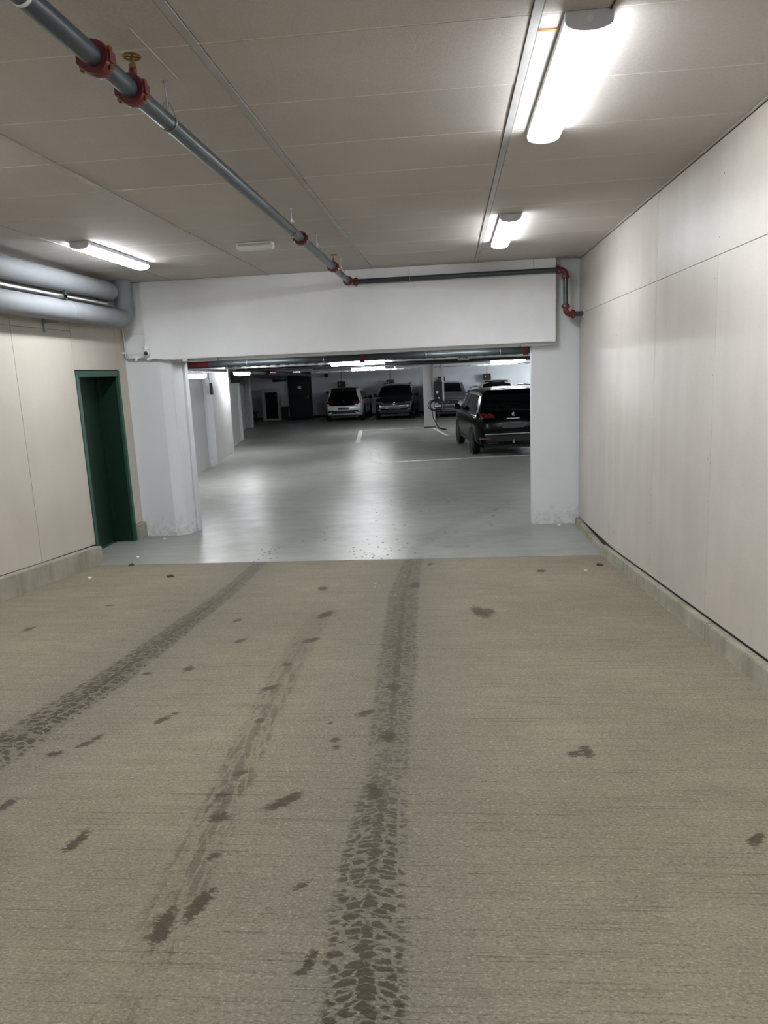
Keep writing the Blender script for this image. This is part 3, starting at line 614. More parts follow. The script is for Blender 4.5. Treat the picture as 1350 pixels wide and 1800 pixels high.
def tray(label, a, b, wd, hh, n_slots):
    a, b = Vector(a), Vector(b); L = (b-a).length; t = thing('cable_tray', label, 'cable tray', a, math.atan2(b.y-a.y, b.x-a.x))
    MB().box(0, L, -wd/2, -wd/2+.004, 0, hh).box(0, L, wd/2-.004, wd/2, 0, hh).build('side_rail', M['zinc'], t)
    k = MB(); 
    for i in range(n_slots): x = L*(i+.5)/n_slots; k.box(x-.03, x+.03, -wd/2, wd/2, 0, .008)
    k.build('rungs', M['zinc'], t, split=False)['kind'] = 'stuff'
    k = MB()
    for i in range(n_slots): x = L*(i+.5)/n_slots; k.box(x-.05, x+.05, -wd/2-.002, -wd/2+.001, hh*.35, hh*.62)
    k.build('slots', M['ink'], t, split=False)['kind'] = 'stuff'
    for j in range(5):
        y = -wd/2+.04+j*(wd-.08)/4
        pts = [(L*q/24, y+random.uniform(-.012, .012), .02+.012*random.random()) for q in range(25)]
        MB().tube(pts, .009+.004*random.random(), 8).build('cable', M[('black', 'white', 'black', 'dpipe', 'white')[j]], t, True)
    for x in np.arange(.4, L, 1.5): MB().box(x-.012, x+.012, -wd/2-.004, -wd/2, 0, GZ-a.z).box(x-.012, x+.012, wd/2, wd/2+.004, 0, GZ-a.z).build('tray_hanger', M['zinc'], t)
    return t
tray('galvanised cable tray crossing the garage behind the dark pipe', (-5.3, 17.35, 2.425), (8.5, 17.35, 2.425), .3, .085, 60)
tray('cable tray with loose cables running along the left garage wall', (-4.65, 11.5, 2.36), (-5.35, 17.0, 2.36), .28, .06, 24)
tray('thin cable tray further back in front of the far wall', (-5.6, 29.8, 2.27), (8.5, 29.8, 2.27), .2, .05, 50)
t = thing('service_pipe', 'black pipe under the wide cable tray', 'pipe'); MB().cyl((-5.2, 17.75, 2.385), (9.5, 17.75, 2.375), .036, 14).build('pipe_section', M['black'], t, True)
for x in (-4, -1, 2, 5): MB().cyl((x, 17.75, 2.4), (x, 17.75, GZ), .005, 6).build('pipe_hanger', M['zinc'], t)
t = thing('thin_pipe', 'thin grey pipe in the dark behind the black pipe', 'pipe'); MB().cyl((-5.2, 28.0, 2.43), (9.5, 28.0, 2.42), .035, 12).build('pipe_section', M['pipe'], t, True)
for x in (-5, -3, 0, 3, 6): MB().cyl((x, 28, 2.44), (x, 28, GZ), .005, 6).build('pipe_hanger', M['zinc'], t)
t = thing('bundled_pipes', 'dark bundle of bent pipes with red fittings under the ceiling left of the green door', 'pipe')
MB().tube([(-6.5, 22.5, 2.33), (-6.7, 25, 2.3), (-6.6, 28, 2.2), (-7.0, 31, 2.1), (-8.2, 34, 2.05)], .11, 12).build('pipe_section', M['black'], t, True)
MB().tube([(-6.2, 22.0, 2.36), (-6.2, 25, 2.33), (-5.9, 29, 2.25), (-6.5, 34, 2.2)], .07, 12).build('pipe_section', M['dpipe'], t, True)
MB().cyl((-6.28, 22.2, 2.36), (-6.22, 22.6, 2.35), .085, 14).cyl((-6.1, 24.5, 2.35), (-6.0, 24.9, 2.34), .085, 14).build('coupling', M['red'], t, True)
t = thing('ventilation_box', 'black box hanging at the top of the left garage wall', 'ventilation', (-7.15, 24.2, 2.05))
MB().prism([(-.22, .0), (.06, .0), (.24, .16), (.24, .36), (-.22, .36)], lambda x, z: (x, -.3, z), lambda x, z: (x, .3, z)).build('housing', M['black'], t, bevel=.01)
MB().box(-.1, .1, -.02, .02, .3, GZ-2.05).build('suspension', M['zinc'], t)
t = thing('wall_sensor', 'small dark sensor with a cable on the white strip of the left garage wall', 'sensor', (-6.10, 18.35, 1.98), .13)
MB().prism([(-.05, -.16), (.07, -.16), (.07, .0), (.02, .06), (-.02, .14), (-.05, .14)], lambda y, z: (.0, y, z), lambda y, z: (.07, y, z)).build('housing', M['black'], t, bevel=.008)
MB().tube([(.02, 0, .1), (.0, -.03, .25), (.0, -.02, .5)], .012, 8).build('cable', M['zinc'], t, True)
# bay sign P9-56
t = thing('bay_sign', 'small grey sign reading P9-56 on the cable tray', 'sign', (.315, 17.15, 2.44))
MB().box(-.13, .13, -.006, .006, -.055, .055).build('sign_plate', M['sign'], t, bevel=.002)
cu_ = bpy.data.curves.new('lettering', 'FONT'); cu_.body = 'P9-56'; cu_.size = .092; cu_.align_x = 'CENTER'; cu_.align_y = 'CENTER'; cu_.extrude = .001; cu_.offset = .001
to = bpy.data.objects.new('lettering_tmp', cu_); COL.objects.link(to); bpy.context.view_layer.update()
me = bpy.data.meshes.new_from_object(to.evaluated_get(bpy.context.evaluated_depsgraph_get())); bpy.data.objects.remove(to)
me.materials.clear(); me.materials.append(M['ink']); lt = link('lettering', me, t, (0, -.008, 0)); lt.rotation_euler.x = PI/2
MB().box(-.12, -.11, -.004, .04, .05, .085).box(.11, .12, -.004, .04, .05, .085).build('sign_hook', M['zinc'], t)
# lit exit sign, door, cabinet, bin
t = thing('exit_sign', 'small glowing bluish exit sign above the dark green far door', 'sign', (-7.95, 38.1, 2.34))
MB().box(-.2, .2, -.03, .03, -.08, .08).build('housing', M['white'], t)
MB().box(-.185, .185, -.036, -.03, -.065, .065).build('sign_face', M['exitm'], t)
MB().prism([(-.15, .0), (-.07, .045), (-.07, .018), (-.0, .018), (-.0, -.018), (-.07, -.018), (-.07, -.045)], lambda x, z: (x, -.039, z), lambda x, z: (x, -.036, z)).box(.04, .12, -.039, -.036, -.05, .05).build('pictogram', M['dgreen'], t)
MB().cyl((0, 0, .08), (0, 0, GZ-2.34), .008, 8).build('suspension', M['zinc'], t)
d2 = struct(bpy.data.objects.new('door_2', None)); COL.objects.link(d2); DX0, DX1 = -8.42, -7.32
MB().box(DX0, DX1, 38.22, 38.3, 0, 2.3).build('door_leaf', M['dgreen'], d2)
MB().box(DX0-.07, DX0, 38.2, 38.31, 0, 2.36).box(DX1, DX1+.07, 38.2, 38.31, 0, 2.36).box(DX0, DX1, 38.2, 38.31, 2.3, 2.36).build('door_frame', M['dgreen'], d2)
MB().box(DX1-.14, DX1-.11, 38.17, 38.22, 1.02, 1.2).cyl((DX1-.12, 38.15, 1.08), (DX1-.27, 38.15, 1.08), .014, 8).build('door_handle', M['zinc'], d2)
MB().box(-7.98, -7.8, 38.21, 38.22, 1.52, 1.66).build('door_plate', M['capg'], d2)
t = MB().box(-8.3, -7.2, 36.4, 38.1, .0, .02).build('dark_floor_sheet', M['rubber']); tag(t, 'dark sheet added on the floor in front of the dark green far door', 'mat')  # flat sheet added so the far door reads dark further down
t = thing('cabinet', 'pale framed cabinet with a black glass door near the far wall', 'cabinet', (-9.15, 36.9, 0))
MB().box(-.45, .45, 0, .35, 0, 1.62).build('body', M['gwall'], t, bevel=.01)
MB().box(-.26, .36, -.02, 0.0, .1, 1.42).build('door', M['glass'], t, bevel=.004)
MB().cyl((.28, -.03, 1.25), (.28, -.018, 1.25), .03, 12).build('door_lock', M['zinc'], t)
t = thing('waste_bin', 'small dark bin on the floor between the pale cabinet and the far door', 'bin', (-8.72, 37.9, 0))
MB().prism([(-.19, 0), (.19, 0), (.22, .6), (-.22, .6)], lambda x, z: (x, -.2, z), lambda x, z: (x, .15, z)).build('body', M['black'], t, bevel=.01)
MB().box(-.23, .23, -.22, .17, .6, .64).build('lid', M['trim'], t, bevel=.01)
t = MB().box(-6.95, -6.6, 38.2, 38.28, .12, .72).build('wall_panel_box', M['gwall'], None, bevel=.01); tag(t, 'low grey panel on the far wall right of the dark green door', 'panel')
t = thing('bench', 'dark low bench in the unlit recess left of the pale cabinet', 'bench', (-10.2, 36.6, 0))
MB().box(-.5, .4, -.2, .2, .42, .5).build('seat', M['pipe'], t, bevel=.01)
for x in (-.4, .3): MB().box(x-.03, x+.03, -.18, .18, 0, .42).build('leg', M['black'], t)
for n_, (x, z, s) in enumerate(((-6.42, 2.15, .10), (-6.42, 1.25, .07))):
    t = MB().cyl((x, 38.2, z), (x, 38.3, z), s, 14).build('wall_box', M['black'], None, bevel=.006); tag(t, ('round black box high on the far wall right of the green door', 'small black button box on the far wall left of the white car')[n_], 'box')

# ---------------------------------------------------------------- EV charging points
def charger(label, x, z, first=[None]):
    if first[0]: t = copy_tree(first[0]); t.location = (x, 37.9, z); t['label'] = label; return t
    t = thing('charging_box', label, 'charger', (x, 37.9, z), 0, 'charging boxes on the far wall')
    MB().box(-.19, .19, -.1, .1, -.17, .17).build('housing', M['black'], t, bevel=.02)
    MB().cyl((0, 0, .16), (0, 0, GZ-1.735), .014, 8).build('drop_conduit', M['dpipe'], t)
    MB().cyl((-.08, -.12, .04), (-.08, -.1, .04), .028, 14).build('indicator', M['white'], t)
    MB().tube([(.12+.07*math.cos(a), -.11, -.04+.1*math.sin(a)) for a in np.linspace(0, 2*PI, 17)], .013, 6).build('cable', M['trim'], t, True)
    MB().box(-.19, .19, .1, .39, -.03, .03).build('wall_arm', M['black'], t)
    first[0] = t; return t
charger('black charging box on the far wall above the white hatchback', -5.6, 1.64); charger('black charging box on the far wall above the dark grey car', -3.07, 1.62)
charger('black charging box on the far wall above the silver car', -.45, 1.66); charger('black charging box on the far wall above the white car behind the black one', 1.86, 1.72)
t = thing('charging_station', 'black charging unit with coiled blue and black cables on the garage column', 'charger', (-.53, 28.25, 0))
MB().box(-.09, .22, -.02, .2, .95, 1.75).build('housing', M['black'], t, bevel=.02)
MB().cyl((.02, -.05, 1.35), (.02, -.02, 1.35), .05, 16).cyl((.08, -.05, 1.12), (.08, -.02, 1.12), .04, 16).build('socket', M['capg'], t, True)
for k, (m_, R) in enumerate((('trim', .26), ('blue', .22), ('black', .29), ('blue', .18))):
    MB().tube([(-.08+.05*k+R*math.cos(a), -.09-.02*k, .86+R*.8*math.sin(a)) for a in np.linspace(0, 2*PI, 33)], .017, 8).build('cable_coil', M[m_], t, True)
MB().tube([(-.2, -.12, .75), (-.16, -.12, .4), (-.02, -.2, .12), (.1, -.5, .02), (.35, -1.2, .018)], .016, 8).build('cable', M['black'], t, True)
MB().tube([(.1, -.12, .7), (.05, -.12, .45), (-.05, -.15, .2), (.02, -.4, .02), (.28, -1.3, .018)], .016, 8).build('cable', M['black'], t, True)
MB().box(.2, .29, 0, .06, 1.0, GZ).build('cable_duct', M['gwall'], t)
MB().box(-.24, -.21, -.0, .04, 1.2, GZ-.1).build('perforated_strip', M['zinc'], t)

# ---------------------------------------------------------------- cars
def smooth_path(P, n):
    P = np.array(P, float); out = []; m = len(P)
    for i in range(m-1):
        p0, p1, p2, p3 = P[max(i-1, 0)], P[i], P[i+1], P[min(i+2, m-1)]
        for t in np.linspace(0, 1, n, endpoint=False): out.append(.5*((2*p1)+(-p0+p2)*t+(2*p0-5*p1+4*p2-p3)*t*t+(-p0+3*p1-3*p2+p3)*t**3))
    out.append(P[-1]); return np.array(out)
class Car:
    """origin at the middle of the rear bumper on the ground, +Y towards the nose"""
    def __init__(s, label, L, W, prof, belt, paint, loc, rz, wheel_y, roofpaint=None, wr=.34, flip=False):
        s.t = thing('car', label, 'car', loc, rz + (PI if flip else 0)); s.L, s.W, s.paint = L, W, M[paint]
        ks = sorted(set([0, .015, .05, .1, .18, .3, .45, .7, L-.6, L-.35, L-.2, L-.09, L-.03, L] + [p[0] for p in prof] + list(np.arange(.9, L-.6, .2)))); rows = []
        py, pz = [p[0] for p in prof], [p[1] for p in prof]
        for y in ks:
            zt = float(np.interp(y, py, pz)); e = min(y, L-y); hw = W/2*(1-.20*math.exp(-e/.16)-.02*math.exp(-e/.8))
            zb = .22 + .12*math.exp(-e/.3); zbelt = min(belt + .05*(1-y/L)*1.0, zt-.03)
            rise = max(0, zt-zbelt); tw = hw*.93 - min(rise, .7)*.30 - .02
            if rise < .1: tw = hw*.9-.04
            ctrl = [(0, zb), (hw*.75, zb), (hw*.93, zb+.03), (hw*.985, zb+.18), (hw, .62*zbelt+.1), (hw*.985, zbelt*.9+.02), (hw*.94, zbelt), (tw+.05, zt-.10*min(1, rise/.3)), (tw-.03, zt-.025), (tw*.6, zt+.0), (0, zt+.015)]
            rows.append(smooth_path(ctrl, 3))
        n = len(rows[0]); m = MB(); vs_ = []
        for y, r in zip(ks, rows): vs_ += [(x, y, z) for x, z in r] + [(-x, y, z) for x, z in r[-2:0:-1]]
        k = 2*n-2; fs = [(j*k+i, j*k+(i+1) % k, (j+1)*k+(i+1) % k, (j+1)*k+i) for j in range(len(ks)-1) for i in range(k)]
        fs += [tuple(range(k)), tuple(range((len(ks)-1)*k, len(ks)*k))]
        m.add(vs_, fs); s.body = m.build('body', s.paint, s.t, True)
        bm = bmesh.new(); bm.from_mesh(s.body.data); s.bvh = BVHTree.FromBMesh(bm); bm.free()
        for y in wheel_y:
            for sx in (-1, 1):
                x = sx*(W/2-.125)
                ar2 = MB(); ar2.cyl((x+sx*.09, y, wr), (x+sx*.118, y, wr), wr+.06, 28); ar2.build('wheel_arch', M['trim'], s.t, True)
                wh = MB(); wh.lathe([(wr*.64, -.1), (wr*.93, -.105), (wr, -.07), (wr, .07), (wr*.93, .105), (wr*.66, .1), (wr*.64, -.1)], (x+sx*.025, y, wr), 'X', 28)
                wo = wh.build('wheel', M['rubber'], s.t, True)
                rm = MB(); xo = x+sx*.10; rm.lathe([(wr*.66, 0), (wr*.60, sx*.01), (wr*.60, -sx*.02)], (xo, y, wr), 'X', 28); rm.cyl((xo-sx*.02, y, wr), (xo+sx*.01, y, wr), wr*.16, 16)
                for q in range(5):
                    a = q*2*PI/5; ca, sa = math.cos(a), math.sin(a)
                    rm.box(-.012, .012, -.028, .028, wr*.12, wr*.62, Matrix.Translation((xo, y, wr)) @ Matrix.Rotation(a, 4, 'X'))
                rm.build('rim', M['rim'], wo)
                MB().cyl((xo-sx*.08, y, wr), (xo-sx*.04, y, wr), wr*.63, 24).build('brake_disc', M['black'], wo)
        MB().box(-W/2+.25, W/2-.25, .35, L-.3, .17, .3).build('underbody', M['black'], s.t)
    def patch(s, name, mat, corners, d, off=.008, nx=8, ny=6, parent=None, thick=.012):
        """corners: 4 points in the plane facing d ('rear','front','left','right','top'); grid is dropped onto the body"""
        c = [Vector(p) for p in corners]; vs_ = []; 
        D = {'rear': Vector((0, 1, 0)), 'front': Vector((0, -1, 0)), 'left': Vector((1, 0, 0)), 'right': Vector((-1, 0, 0)), 'top': Vector((0, 0, -1))}[d]
        for j in range(ny+1):
            for i in range(nx+1):
                u, v = i/nx, j/ny; p = c[0].lerp(c[1], u).lerp(c[3].lerp(c[2], u), v)
                o = {'rear': Vector((p.x, -1, p.y)), 'front': Vector((p.x, s.L+1, p.y)), 'left': Vector((-2, p.x, p.y)), 'right': Vector((2, p.x, p.y)), 'top': Vector((p.x, p.y, 3))}[d]
                h = s.bvh.ray_cast(o, D)
                q = h[0] if h[0] is not None else o + D*1.2
                vs_.append(q)
        N = (nx+1)*(ny+1); m = MB(); top = [q - D*off for q in vs_]; bot = [q + D*thick for q in vs_]
        f = [(j*(nx+1)+i, j*(nx+1)+i+1, (j+1)*(nx+1)+i+1, (j+1)*(nx+1)+i) for j in range(ny) for i in range(nx)]
        rim_ = [i for i in range(nx+1)] + [j*(nx+1)+nx for j in range(1, ny+1)] + [ny*(nx+1)+i for i in range(nx-1, -1, -1)] + [j*(nx+1) for j in range(ny-1, 0, -1)]
        f2 = [tuple(reversed([k+N for k in q])) for q in f] + [(rim_[k], rim_[(k+1) % len(rim_)], rim_[(k+1) % len(rim_)]+N, rim_[k]+N) for k in range(len(rim_))]
        m.add(top+bot, f+f2); return m.build(name, mat, parent or s.t, True)
    def mirror_pair(s, y, z, mat, sgn=(-1, 1)):
        for sx in sgn:
            MB().lathe([(.0001, -.06), (.06, -.055), (.085, -.02), (.09, .03), (.06, .06), (.0001, .065)], (0, 0, 0), 'Y', 16).build('wing_mirror', mat, s.t, True).location = (sx*(s.W/2+.06), y, z)
            MB().box(min(sx*(s.W/2-.14), sx*(s.W/2+.04)), max(sx*(s.W/2-.14), sx*(s.W/2+.04)), y-.02, y+.03, z-.06, z-.02).build('mirror_arm', M['trim'], s.t)
            MB().cyl((sx*(s.W/2+.06), y-.068, z), (sx*(s.W/2+.06), y-.06, z), .062, 16).build('mirror_glass', M['glass'], s.t)
def side_windows(c, y0, y1, yr0, yr1, zb, zt, n=3, gap=.05):
    for d in ('left', 'right'):
        for k in range(n):
            a, b = k/n, (k+1)/n; g = gap/(y1-y0)/2
            B0, B1 = y0+(y1-y0)*(a+g), y0+(y1-y0)*(b-g); T0, T1 = yr0+(yr1-yr0)*(a+g), yr0+(yr1-yr0)*(b-g)
            c.patch('side_window', M['glass'], [(B0, zb), (B1, zb), (T1, zt), (T0, zt)], d, .006, 6, 5)

# black SUV, rear view, cropped by the right pillar
L, W = 4.64, 1.86
prof = [(0, .66), (.02, .78), (.05, 1.0), (.12, 1.10), (.24, 1.35), (.36, 1.56), (.44, 1.62), (.8, 1.655), (1.7, 1.67), (2.6, 1.63), (2.95, 1.53), (3.65, 1.10), (4.2, 1.02), (4.5, .88), (4.6, .72), (4.64, .6)]
c = Car('black SUV seen from behind at the right, partly hidden by the white pillar', L, W, prof, .98, 'carblack', (1.53, 18.35, 0), .115, (.95, 3.79), wr=.36)
c.patch('rear_window', M['glass'], [(-.66, 1.10), (.66, 1.10), (.56, 1.52), (-.56, 1.52)], 'rear', .006, 12, 6)
MB().prism([(-.64, .26), (.64, .26), (.60, .52), (-.60, .52)], lambda x, y: (x, y, 1.60), lambda x, y: (x, y+.03, 1.645)).build('spoiler', M['carblack'], c.t, bevel=.01)
for s in (-1, 1):
    c.patch('tail_lamp', M['tail'], [(s*.45, .955), (s*.90, .955), (s*.885, 1.075), (s*.50, 1.075)], 'rear', .014, 8, 3)
    for q in range(3): c.patch('lamp_claw', M['red'], [(s*(.52+.12*q), .965), (s*(.56+.12*q), .965), (s*(.60+.12*q), 1.065), (s*(.55+.12*q), 1.065)], 'rear', .018, 2, 2)
    c.patch('reflector', M['tail'], [(s*.56, .43), (s*.84, .43), (s*.83, .475), (s*.55, .475)], 'rear', .012, 6, 2)
    c.patch('exhaust_trim', M['chrome'], [(s*.36, .31), (s*.62, .31), (s*.62, .345), (s*.38, .345)], 'rear', .02, 4, 2)
    MB().tube([(s*.665, .7, 1.655), (s*.66, .85, 1.70), (s*.655, 1.7, 1.715), (s*.65, 2.6, 1.68), (s*.655, 2.75, 1.64)], .016, 8).build('roof_rail', M['chrome'], c.t, True)
    c.patch('side_trim', M['chrome'], [(.5, 1.035), (3.2, 1.025), (3.2, 1.045), (.5, 1.055)], 'left' if s < 0 else 'right', .008, 14, 1)
    c.patch('sill_cladding', M['trim'], [(1.35, .26), (3.4, .26), (3.4, .40), (1.35, .40)], 'left' if s < 0 else 'right', .012, 8, 2)
side_windows(c, .55, 3.25, .75, 2.75, 1.06, 1.50, 3)
c.patch('windscreen', M['glass'], [(-.62, 3.5), (.62, 3.5), (.55, 2.95), (-.55, 2.95)], 'top', .006, 10, 6)
c.patch('chrome_strip', M['chrome'], [(-.72, .545), (.72, .545), (.72, .57), (-.72, .57)], 'rear', .014, 14, 1)
c.patch('handle_strip', M['rim'], [(-.16, .925), (.16, .925), (.16, .940), (-.16, .940)], 'rear', .012, 4, 1)
c.patch('lower_bumper', M['trim'], [(-.80, .32), (.80, .32), (.84, .52), (-.84, .52)], 'rear', .010, 12, 4)
c.patch('licence_plate', M['plate'], [(-.27, .70), (.27, .70), (.27, .82), (-.27, .82)], 'rear', .016, 4, 2)
c.patch('hatch_seam', M['ink'], [(-.70, .60), (.70, .60), (.70, .607), (-.70, .607)], 'rear', .003, 12, 1)
em = MB().prism([(-.012, -.045), (.0, -.012), (.02, -.045), (.04, -.045), (.022, -.005), (.03, .012), (.045, .01), (.03, .025), (.02, .05), (-.002, .05), (-.015, .03), (-.035, .028), (-.02, .015), (-.03, -.02)], lambda x, z: (x, -.004, z), lambda x, z: (x, .03, z)).build('emblem', M['chrome'], c.t); em.location = (0, .045, 1.035)
MB().cyl((0, -.03, .34), (0, .2, .34), .025, 10).cyl((0, -.035, .34), (0, -.035, .41), .022, 10).build('tow_bar', M['zinc'], c.t, True)
c.patch('wiper', M['trim'], [(-.05, 1.13), (.5, 1.11), (.5, 1.125), (-.05, 1.15)], 'rear', .02, 6, 1)
c.mirror_pair(3.15, 1.12, M['carblack'])

# white hatchback, rear view
prof2 = [(0, .60), (.02, .76), (.06, .92), (.14, 1.08), (.3, 1.33), (.42, 1.47), (.6, 1.53), (1.4, 1.56), (2.2, 1.53), (2.6, 1.44), (3.4, 1.05), (3.9, .92), (4.15, .78), (4.26, .6)]
c = Car('white hatchback with black tailgate parked at the far wall, leftmost car', 4.26, 1.81, prof2, .92, 'carwhite', (-4.96, 33.75, 0), 0, (.78, 3.5), wr=.35)
c.patch('tailgate', M['glass'], [(-.80, .80), (.80, .80), (.56, 1.46), (-.56, 1.46)], 'rear', .008, 14, 8)
c.patch('tailgate_lower', M['glass'], [(-.50, .735), (.50, .735), (.80, .81), (-.80, .81)], 'rear', .008, 12, 2)
for s in (-1, 1):
    c.patch('tail_lamp', M['tail'], [(s*.44, .86), (s*.82, .84), (s*.80, .95), (s*.50, .95)], 'rear', .014, 6, 2)
    c.patch('bumper_vent', M['trim'], [(s*.60, .43), (s*.80, .43), (s*.80, .46), (s*.60, .46)], 'rear', .01, 4, 1)
c.patch('lower_bumper', M['trim'], [(-.72, .24), (.72, .24), (.48, .50), (-.48, .50)], 'rear', .012, 10, 4)
c.patch('licence_plate', M['plate'], [(-.26, .55), (.26, .55), (.26, .66), (-.26, .66)], 'rear', .014, 4, 2)
MB().tube([(.055*math.cos(a), -.0, .055*math.sin(a)) for a in np.linspace(0, 2*PI, 21)], .008, 6).tube([(-.04, 0, .03), (-.015, 0, -.035), (0, 0, .0), (.015, 0, -.035), (.04, 0, .03)], .006, 6).build('emblem', M['chrome'], c.t, True).location = (0, .06, .91)
c.patch('roof_panel', M['glass'], [(-.52, .5), (.52, .5), (.52, 2.3), (-.52, 2.3)], 'top', .004, 8, 10)
c.patch('spoiler', M['trim'], [(-.6, .36), (.6, .36), (.56, .56), (-.56, .56)], 'top', .02, 10, 3)
side_windows(c, .6, 3.0, .8, 2.5, .98, 1.38, 3)
c.mirror_pair(2.85, 1.02, M['black'])

def front_details(c, head_z, grille, W, chrome_bar=False, tw=.62):
    c.patch('windscreen', M['glass'], [(-.64, c.L-1.02), (.64, c.L-1.02), (.54, c.L-1.78), (-.54, c.L-1.78)], 'top', .006, 12, 8)
    for s in (-1, 1):
        c.patch('head_lamp', M['head'], [(s*.50, head_z), (s*.86, head_z+.02), (s*.85, head_z+.075), (s*.52, head_z+.055)], 'front', .014, 6, 2)
        c.patch('fog_lamp', M['head'], [(s*.62, head_z-.30), (s*.76, head_z-.30), (s*.76, head_z-.25), (s*.62, head_z-.25)], 'front', .012, 3, 2)
    c.patch('grille', M['trim'], [(-.44, grille[0]), (.44, grille[0]), (.50, grille[1]), (-.50, grille[1])], 'front', .010, 10, 3)
    c.patch('lower_grille', M['trim'], [(-.62, .27), (.62, .27), (.56, .42), (-.56, .42)], 'front', .010, 10, 3)
    c.patch('licence_plate', M['plate'], [(-.26, .47), (.26, .47), (.26, .58), (-.26, .58)], 'front', .02, 4, 2)
    if chrome_bar: c.patch('chrome_bar', M['chrome'], [(-.84, grille[1]-.01), (.84, grille[1]-.01), (.84, grille[1]+.012), (-.84, grille[1]+.012)], 'front', .012, 14, 1)
prof3 = [(0, .60), (.03, .80), (.1, 1.02), (.3, 1.38), (.5, 1.54), (.9, 1.60), (1.8, 1.62), (2.5, 1.57), (2.85, 1.48), (3.55, 1.08), (4.0, 1.0), (4.35, .90), (4.43, .78), (4.47, .6)]
c = Car('dark grey SUV facing out beside the white hatchback at the far wall', 4.47, 1.84, prof3, .97, 'cargrey', (-2.60, 38.15, 0), 0, (.85, 3.55), wr=.35, flip=True)
front_details(c, .76, (.66, .78), 1.84); side_windows(c, .6, 3.2, .8, 2.6, 1.02, 1.42, 3); c.mirror_pair(3.0, 1.10, M['carblack'])
for s in (-1, 1): MB().tube([(s*.64, .8, 1.58), (s*.64, 1.0, 1.645), (s*.63, 2.4, 1.62), (s*.635, 2.6, 1.57)], .016, 8).build('roof_rail', M['trim'], c.t, True)
MB().tube([(.05*math.cos(a), 0, .05*math.sin(a)) for a in np.linspace(0, 2*PI, 21)], .009, 6).build('emblem', M['chrome'], c.t, True).location = (0, 4.49, .74)
c = Car('silver SUV facing out behind the garage column', 4.47, 1.86, prof3, .97, 'carsilver', (-.12, 38.15, 0), 0, (.85, 3.55), wr=.35, flip=True)
front_details(c, .80, (.62, .80), 1.86, True); side_windows(c, .6, 3.2, .8, 2.6, 1.02, 1.42, 3); c.mirror_pair(3.0, 1.10, M['black'])
c.patch('bonnet_lip', M['trim'], [(-.82, .84), (.82, .84), (.82, .868), (-.82, .868)], 'front', .012, 14, 1)
MB().prism([(-.04, .03), (.04, .03), (.015, 0), (.01, -.045), (-.01, -.045), (-.015, 0)], lambda x, z: (x, .0, z), lambda x, z: (x, .014, z)).build('emblem', M['chrome'], c.t).location = (0, 4.478, .72)
prof4 = [(a, b*1.03) for a, b in prof2]
c = Car('white car at the far wall whose roof shows above the black SUV', 4.26, 1.82, prof4, .94, 'carwhite', (2.12, 33.9, 0), 0, (.78, 3.5), wr=.35)
c.patch('tailgate', M['glass'], [(-.80, .84), (.80, .84), (.58, 1.52), (-.58, 1.52)], 'rear', .008, 14, 8)
c.patch('roof_panel', M['glass'], [(-.52, .42), (.52, .42), (.52, 2.3), (-.52, 2.3)], 'top', .004, 8, 10)
for s in (-1, 1): c.patch('tail_lamp', M['tail'], [(s*.44, .88), (s*.82, .86), (s*.80, .97), (s*.50, .97)], 'rear', .014, 6, 2)
c.patch('licence_plate', M['plate'], [(-.26, .55), (.26, .55), (.26, .66), (-.26, .66)], 'rear', .014, 4, 2)
side_windows(c, .6, 3.0, .8, 2.5, 1.0, 1.42, 3); c.mirror_pair(2.85, 1.04, M['black'])

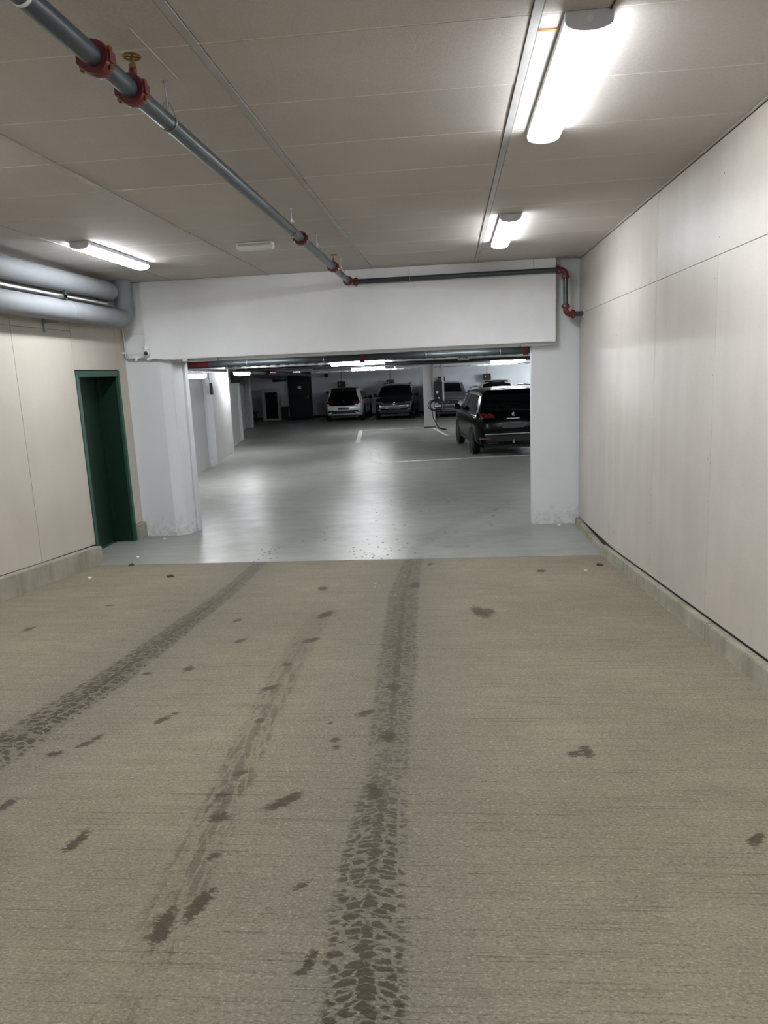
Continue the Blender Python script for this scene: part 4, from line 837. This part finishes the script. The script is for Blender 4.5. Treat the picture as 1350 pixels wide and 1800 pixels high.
# ---------------------------------------------------------------- litter, droplets
def scrap(label, x, y, s, mat, cat, seed):
    r = random.Random(seed); z = rz_(y)+.002; n = 7
    top = [(s*r.uniform(.6, 1)*math.cos(k*2*PI/n), s*r.uniform(.6, 1)*math.sin(k*2*PI/n), r.uniform(.004, .016)) for k in range(n)]
    m = MB(); m.add([(a, b, c_*.2) for a, b, c_ in top] + [(a*.8, b*.8, c_+.006) for a, b, c_ in top] + [(0, 0, .012)], [(k, (k+1) % n, n+(k+1) % n, n+k) for k in range(n)] + [(n+k, n+(k+1) % n, 2*n) for k in range(n)] + [tuple(range(n))])
    o = m.build(cat.replace(' ', '_'), M[mat]); o.location = (x, y, z); tag(o, label, cat)
scrap('white paper scrap on the concrete beside the left plinth', -4.08, 7.55, .03, 'scrap', 'paper scrap', 1)
scrap('dark dry leaf lying on the concrete left of the wheel marks', -3.15, 7.55, .05, 'leaf', 'dry leaf', 2)
scrap('tiny white scrap on the grey floor in front of the green door', -4.05, 8.75, .03, 'scrap', 'paper scrap', 3)
scrap('dark dry leaf at the painted floor edge near the left plinth', -3.95, 8.33, .05, 'leaf', 'dry leaf', 4)
scrap('white crumb of paper at the foot of the left white pillar', -4.1, 9.75, .03, 'scrap', 'paper scrap', 5)
scrap('white paper crumb at the foot of the right pillar', 1.45, 10.05, .03, 'scrap', 'paper scrap', 6)
scrap('small white scrap on the concrete near the right plinth', 1.35, 7.45, .025, 'scrap', 'paper scrap', 7)
scrap('dark dry leaf on the concrete close to the right plinth', 1.55, 7.75, .05, 'leaf', 'dry leaf', 8)
def drops(label, pts, seed):
    m = MB(); r = random.Random(seed)
    for x, y, s in pts:
        n = 10; z = rz_(y); a = r.uniform(.5, 1.6)
        m.add([(x+s*math.cos(k*2*PI/n)*r.uniform(.8, 1.1)*q, y+s*a*math.sin(k*2*PI/n)*q, z+h) for q, h in ((1, .0005), (.8, .0030), (.4, .0042)) for k in range(n)] + [(x, y, z+.0045)],
              [(j*n+k, j*n+(k+1) % n, (j+1)*n+(k+1) % n, (j+1)*n+k) for j in range(2) for k in range(n)] + [(2*n+k, 2*n+(k+1) % n, 3*n) for k in range(n)])
    o = m.build('water_drops', M['water'], None, True, split=False); o['kind'] = 'stuff'; tag(o, label, 'water')
R_ = random.Random(3)
drops('scattered glistening water drops around the floor paint edge in the middle', [(R_.gauss(-.95, .22), R_.gauss(8.9, .45), R_.uniform(.006, .017)) for _ in range(45)] + [(R_.gauss(-.75, .15), R_.gauss(6.3, .8), R_.uniform(.006, .013)) for _ in range(14)], 1)
drops('wet glints at the start of the left wheel mark on the grey floor', [(-2.35+R_.gauss(0, .07), R_.gauss(8.75, .22), R_.uniform(.008, .02)) for _ in range(28)] + [(R_.gauss(-.9, .3), R_.gauss(12.0, .35), R_.uniform(.008, .018)) for _ in range(30)], 2)
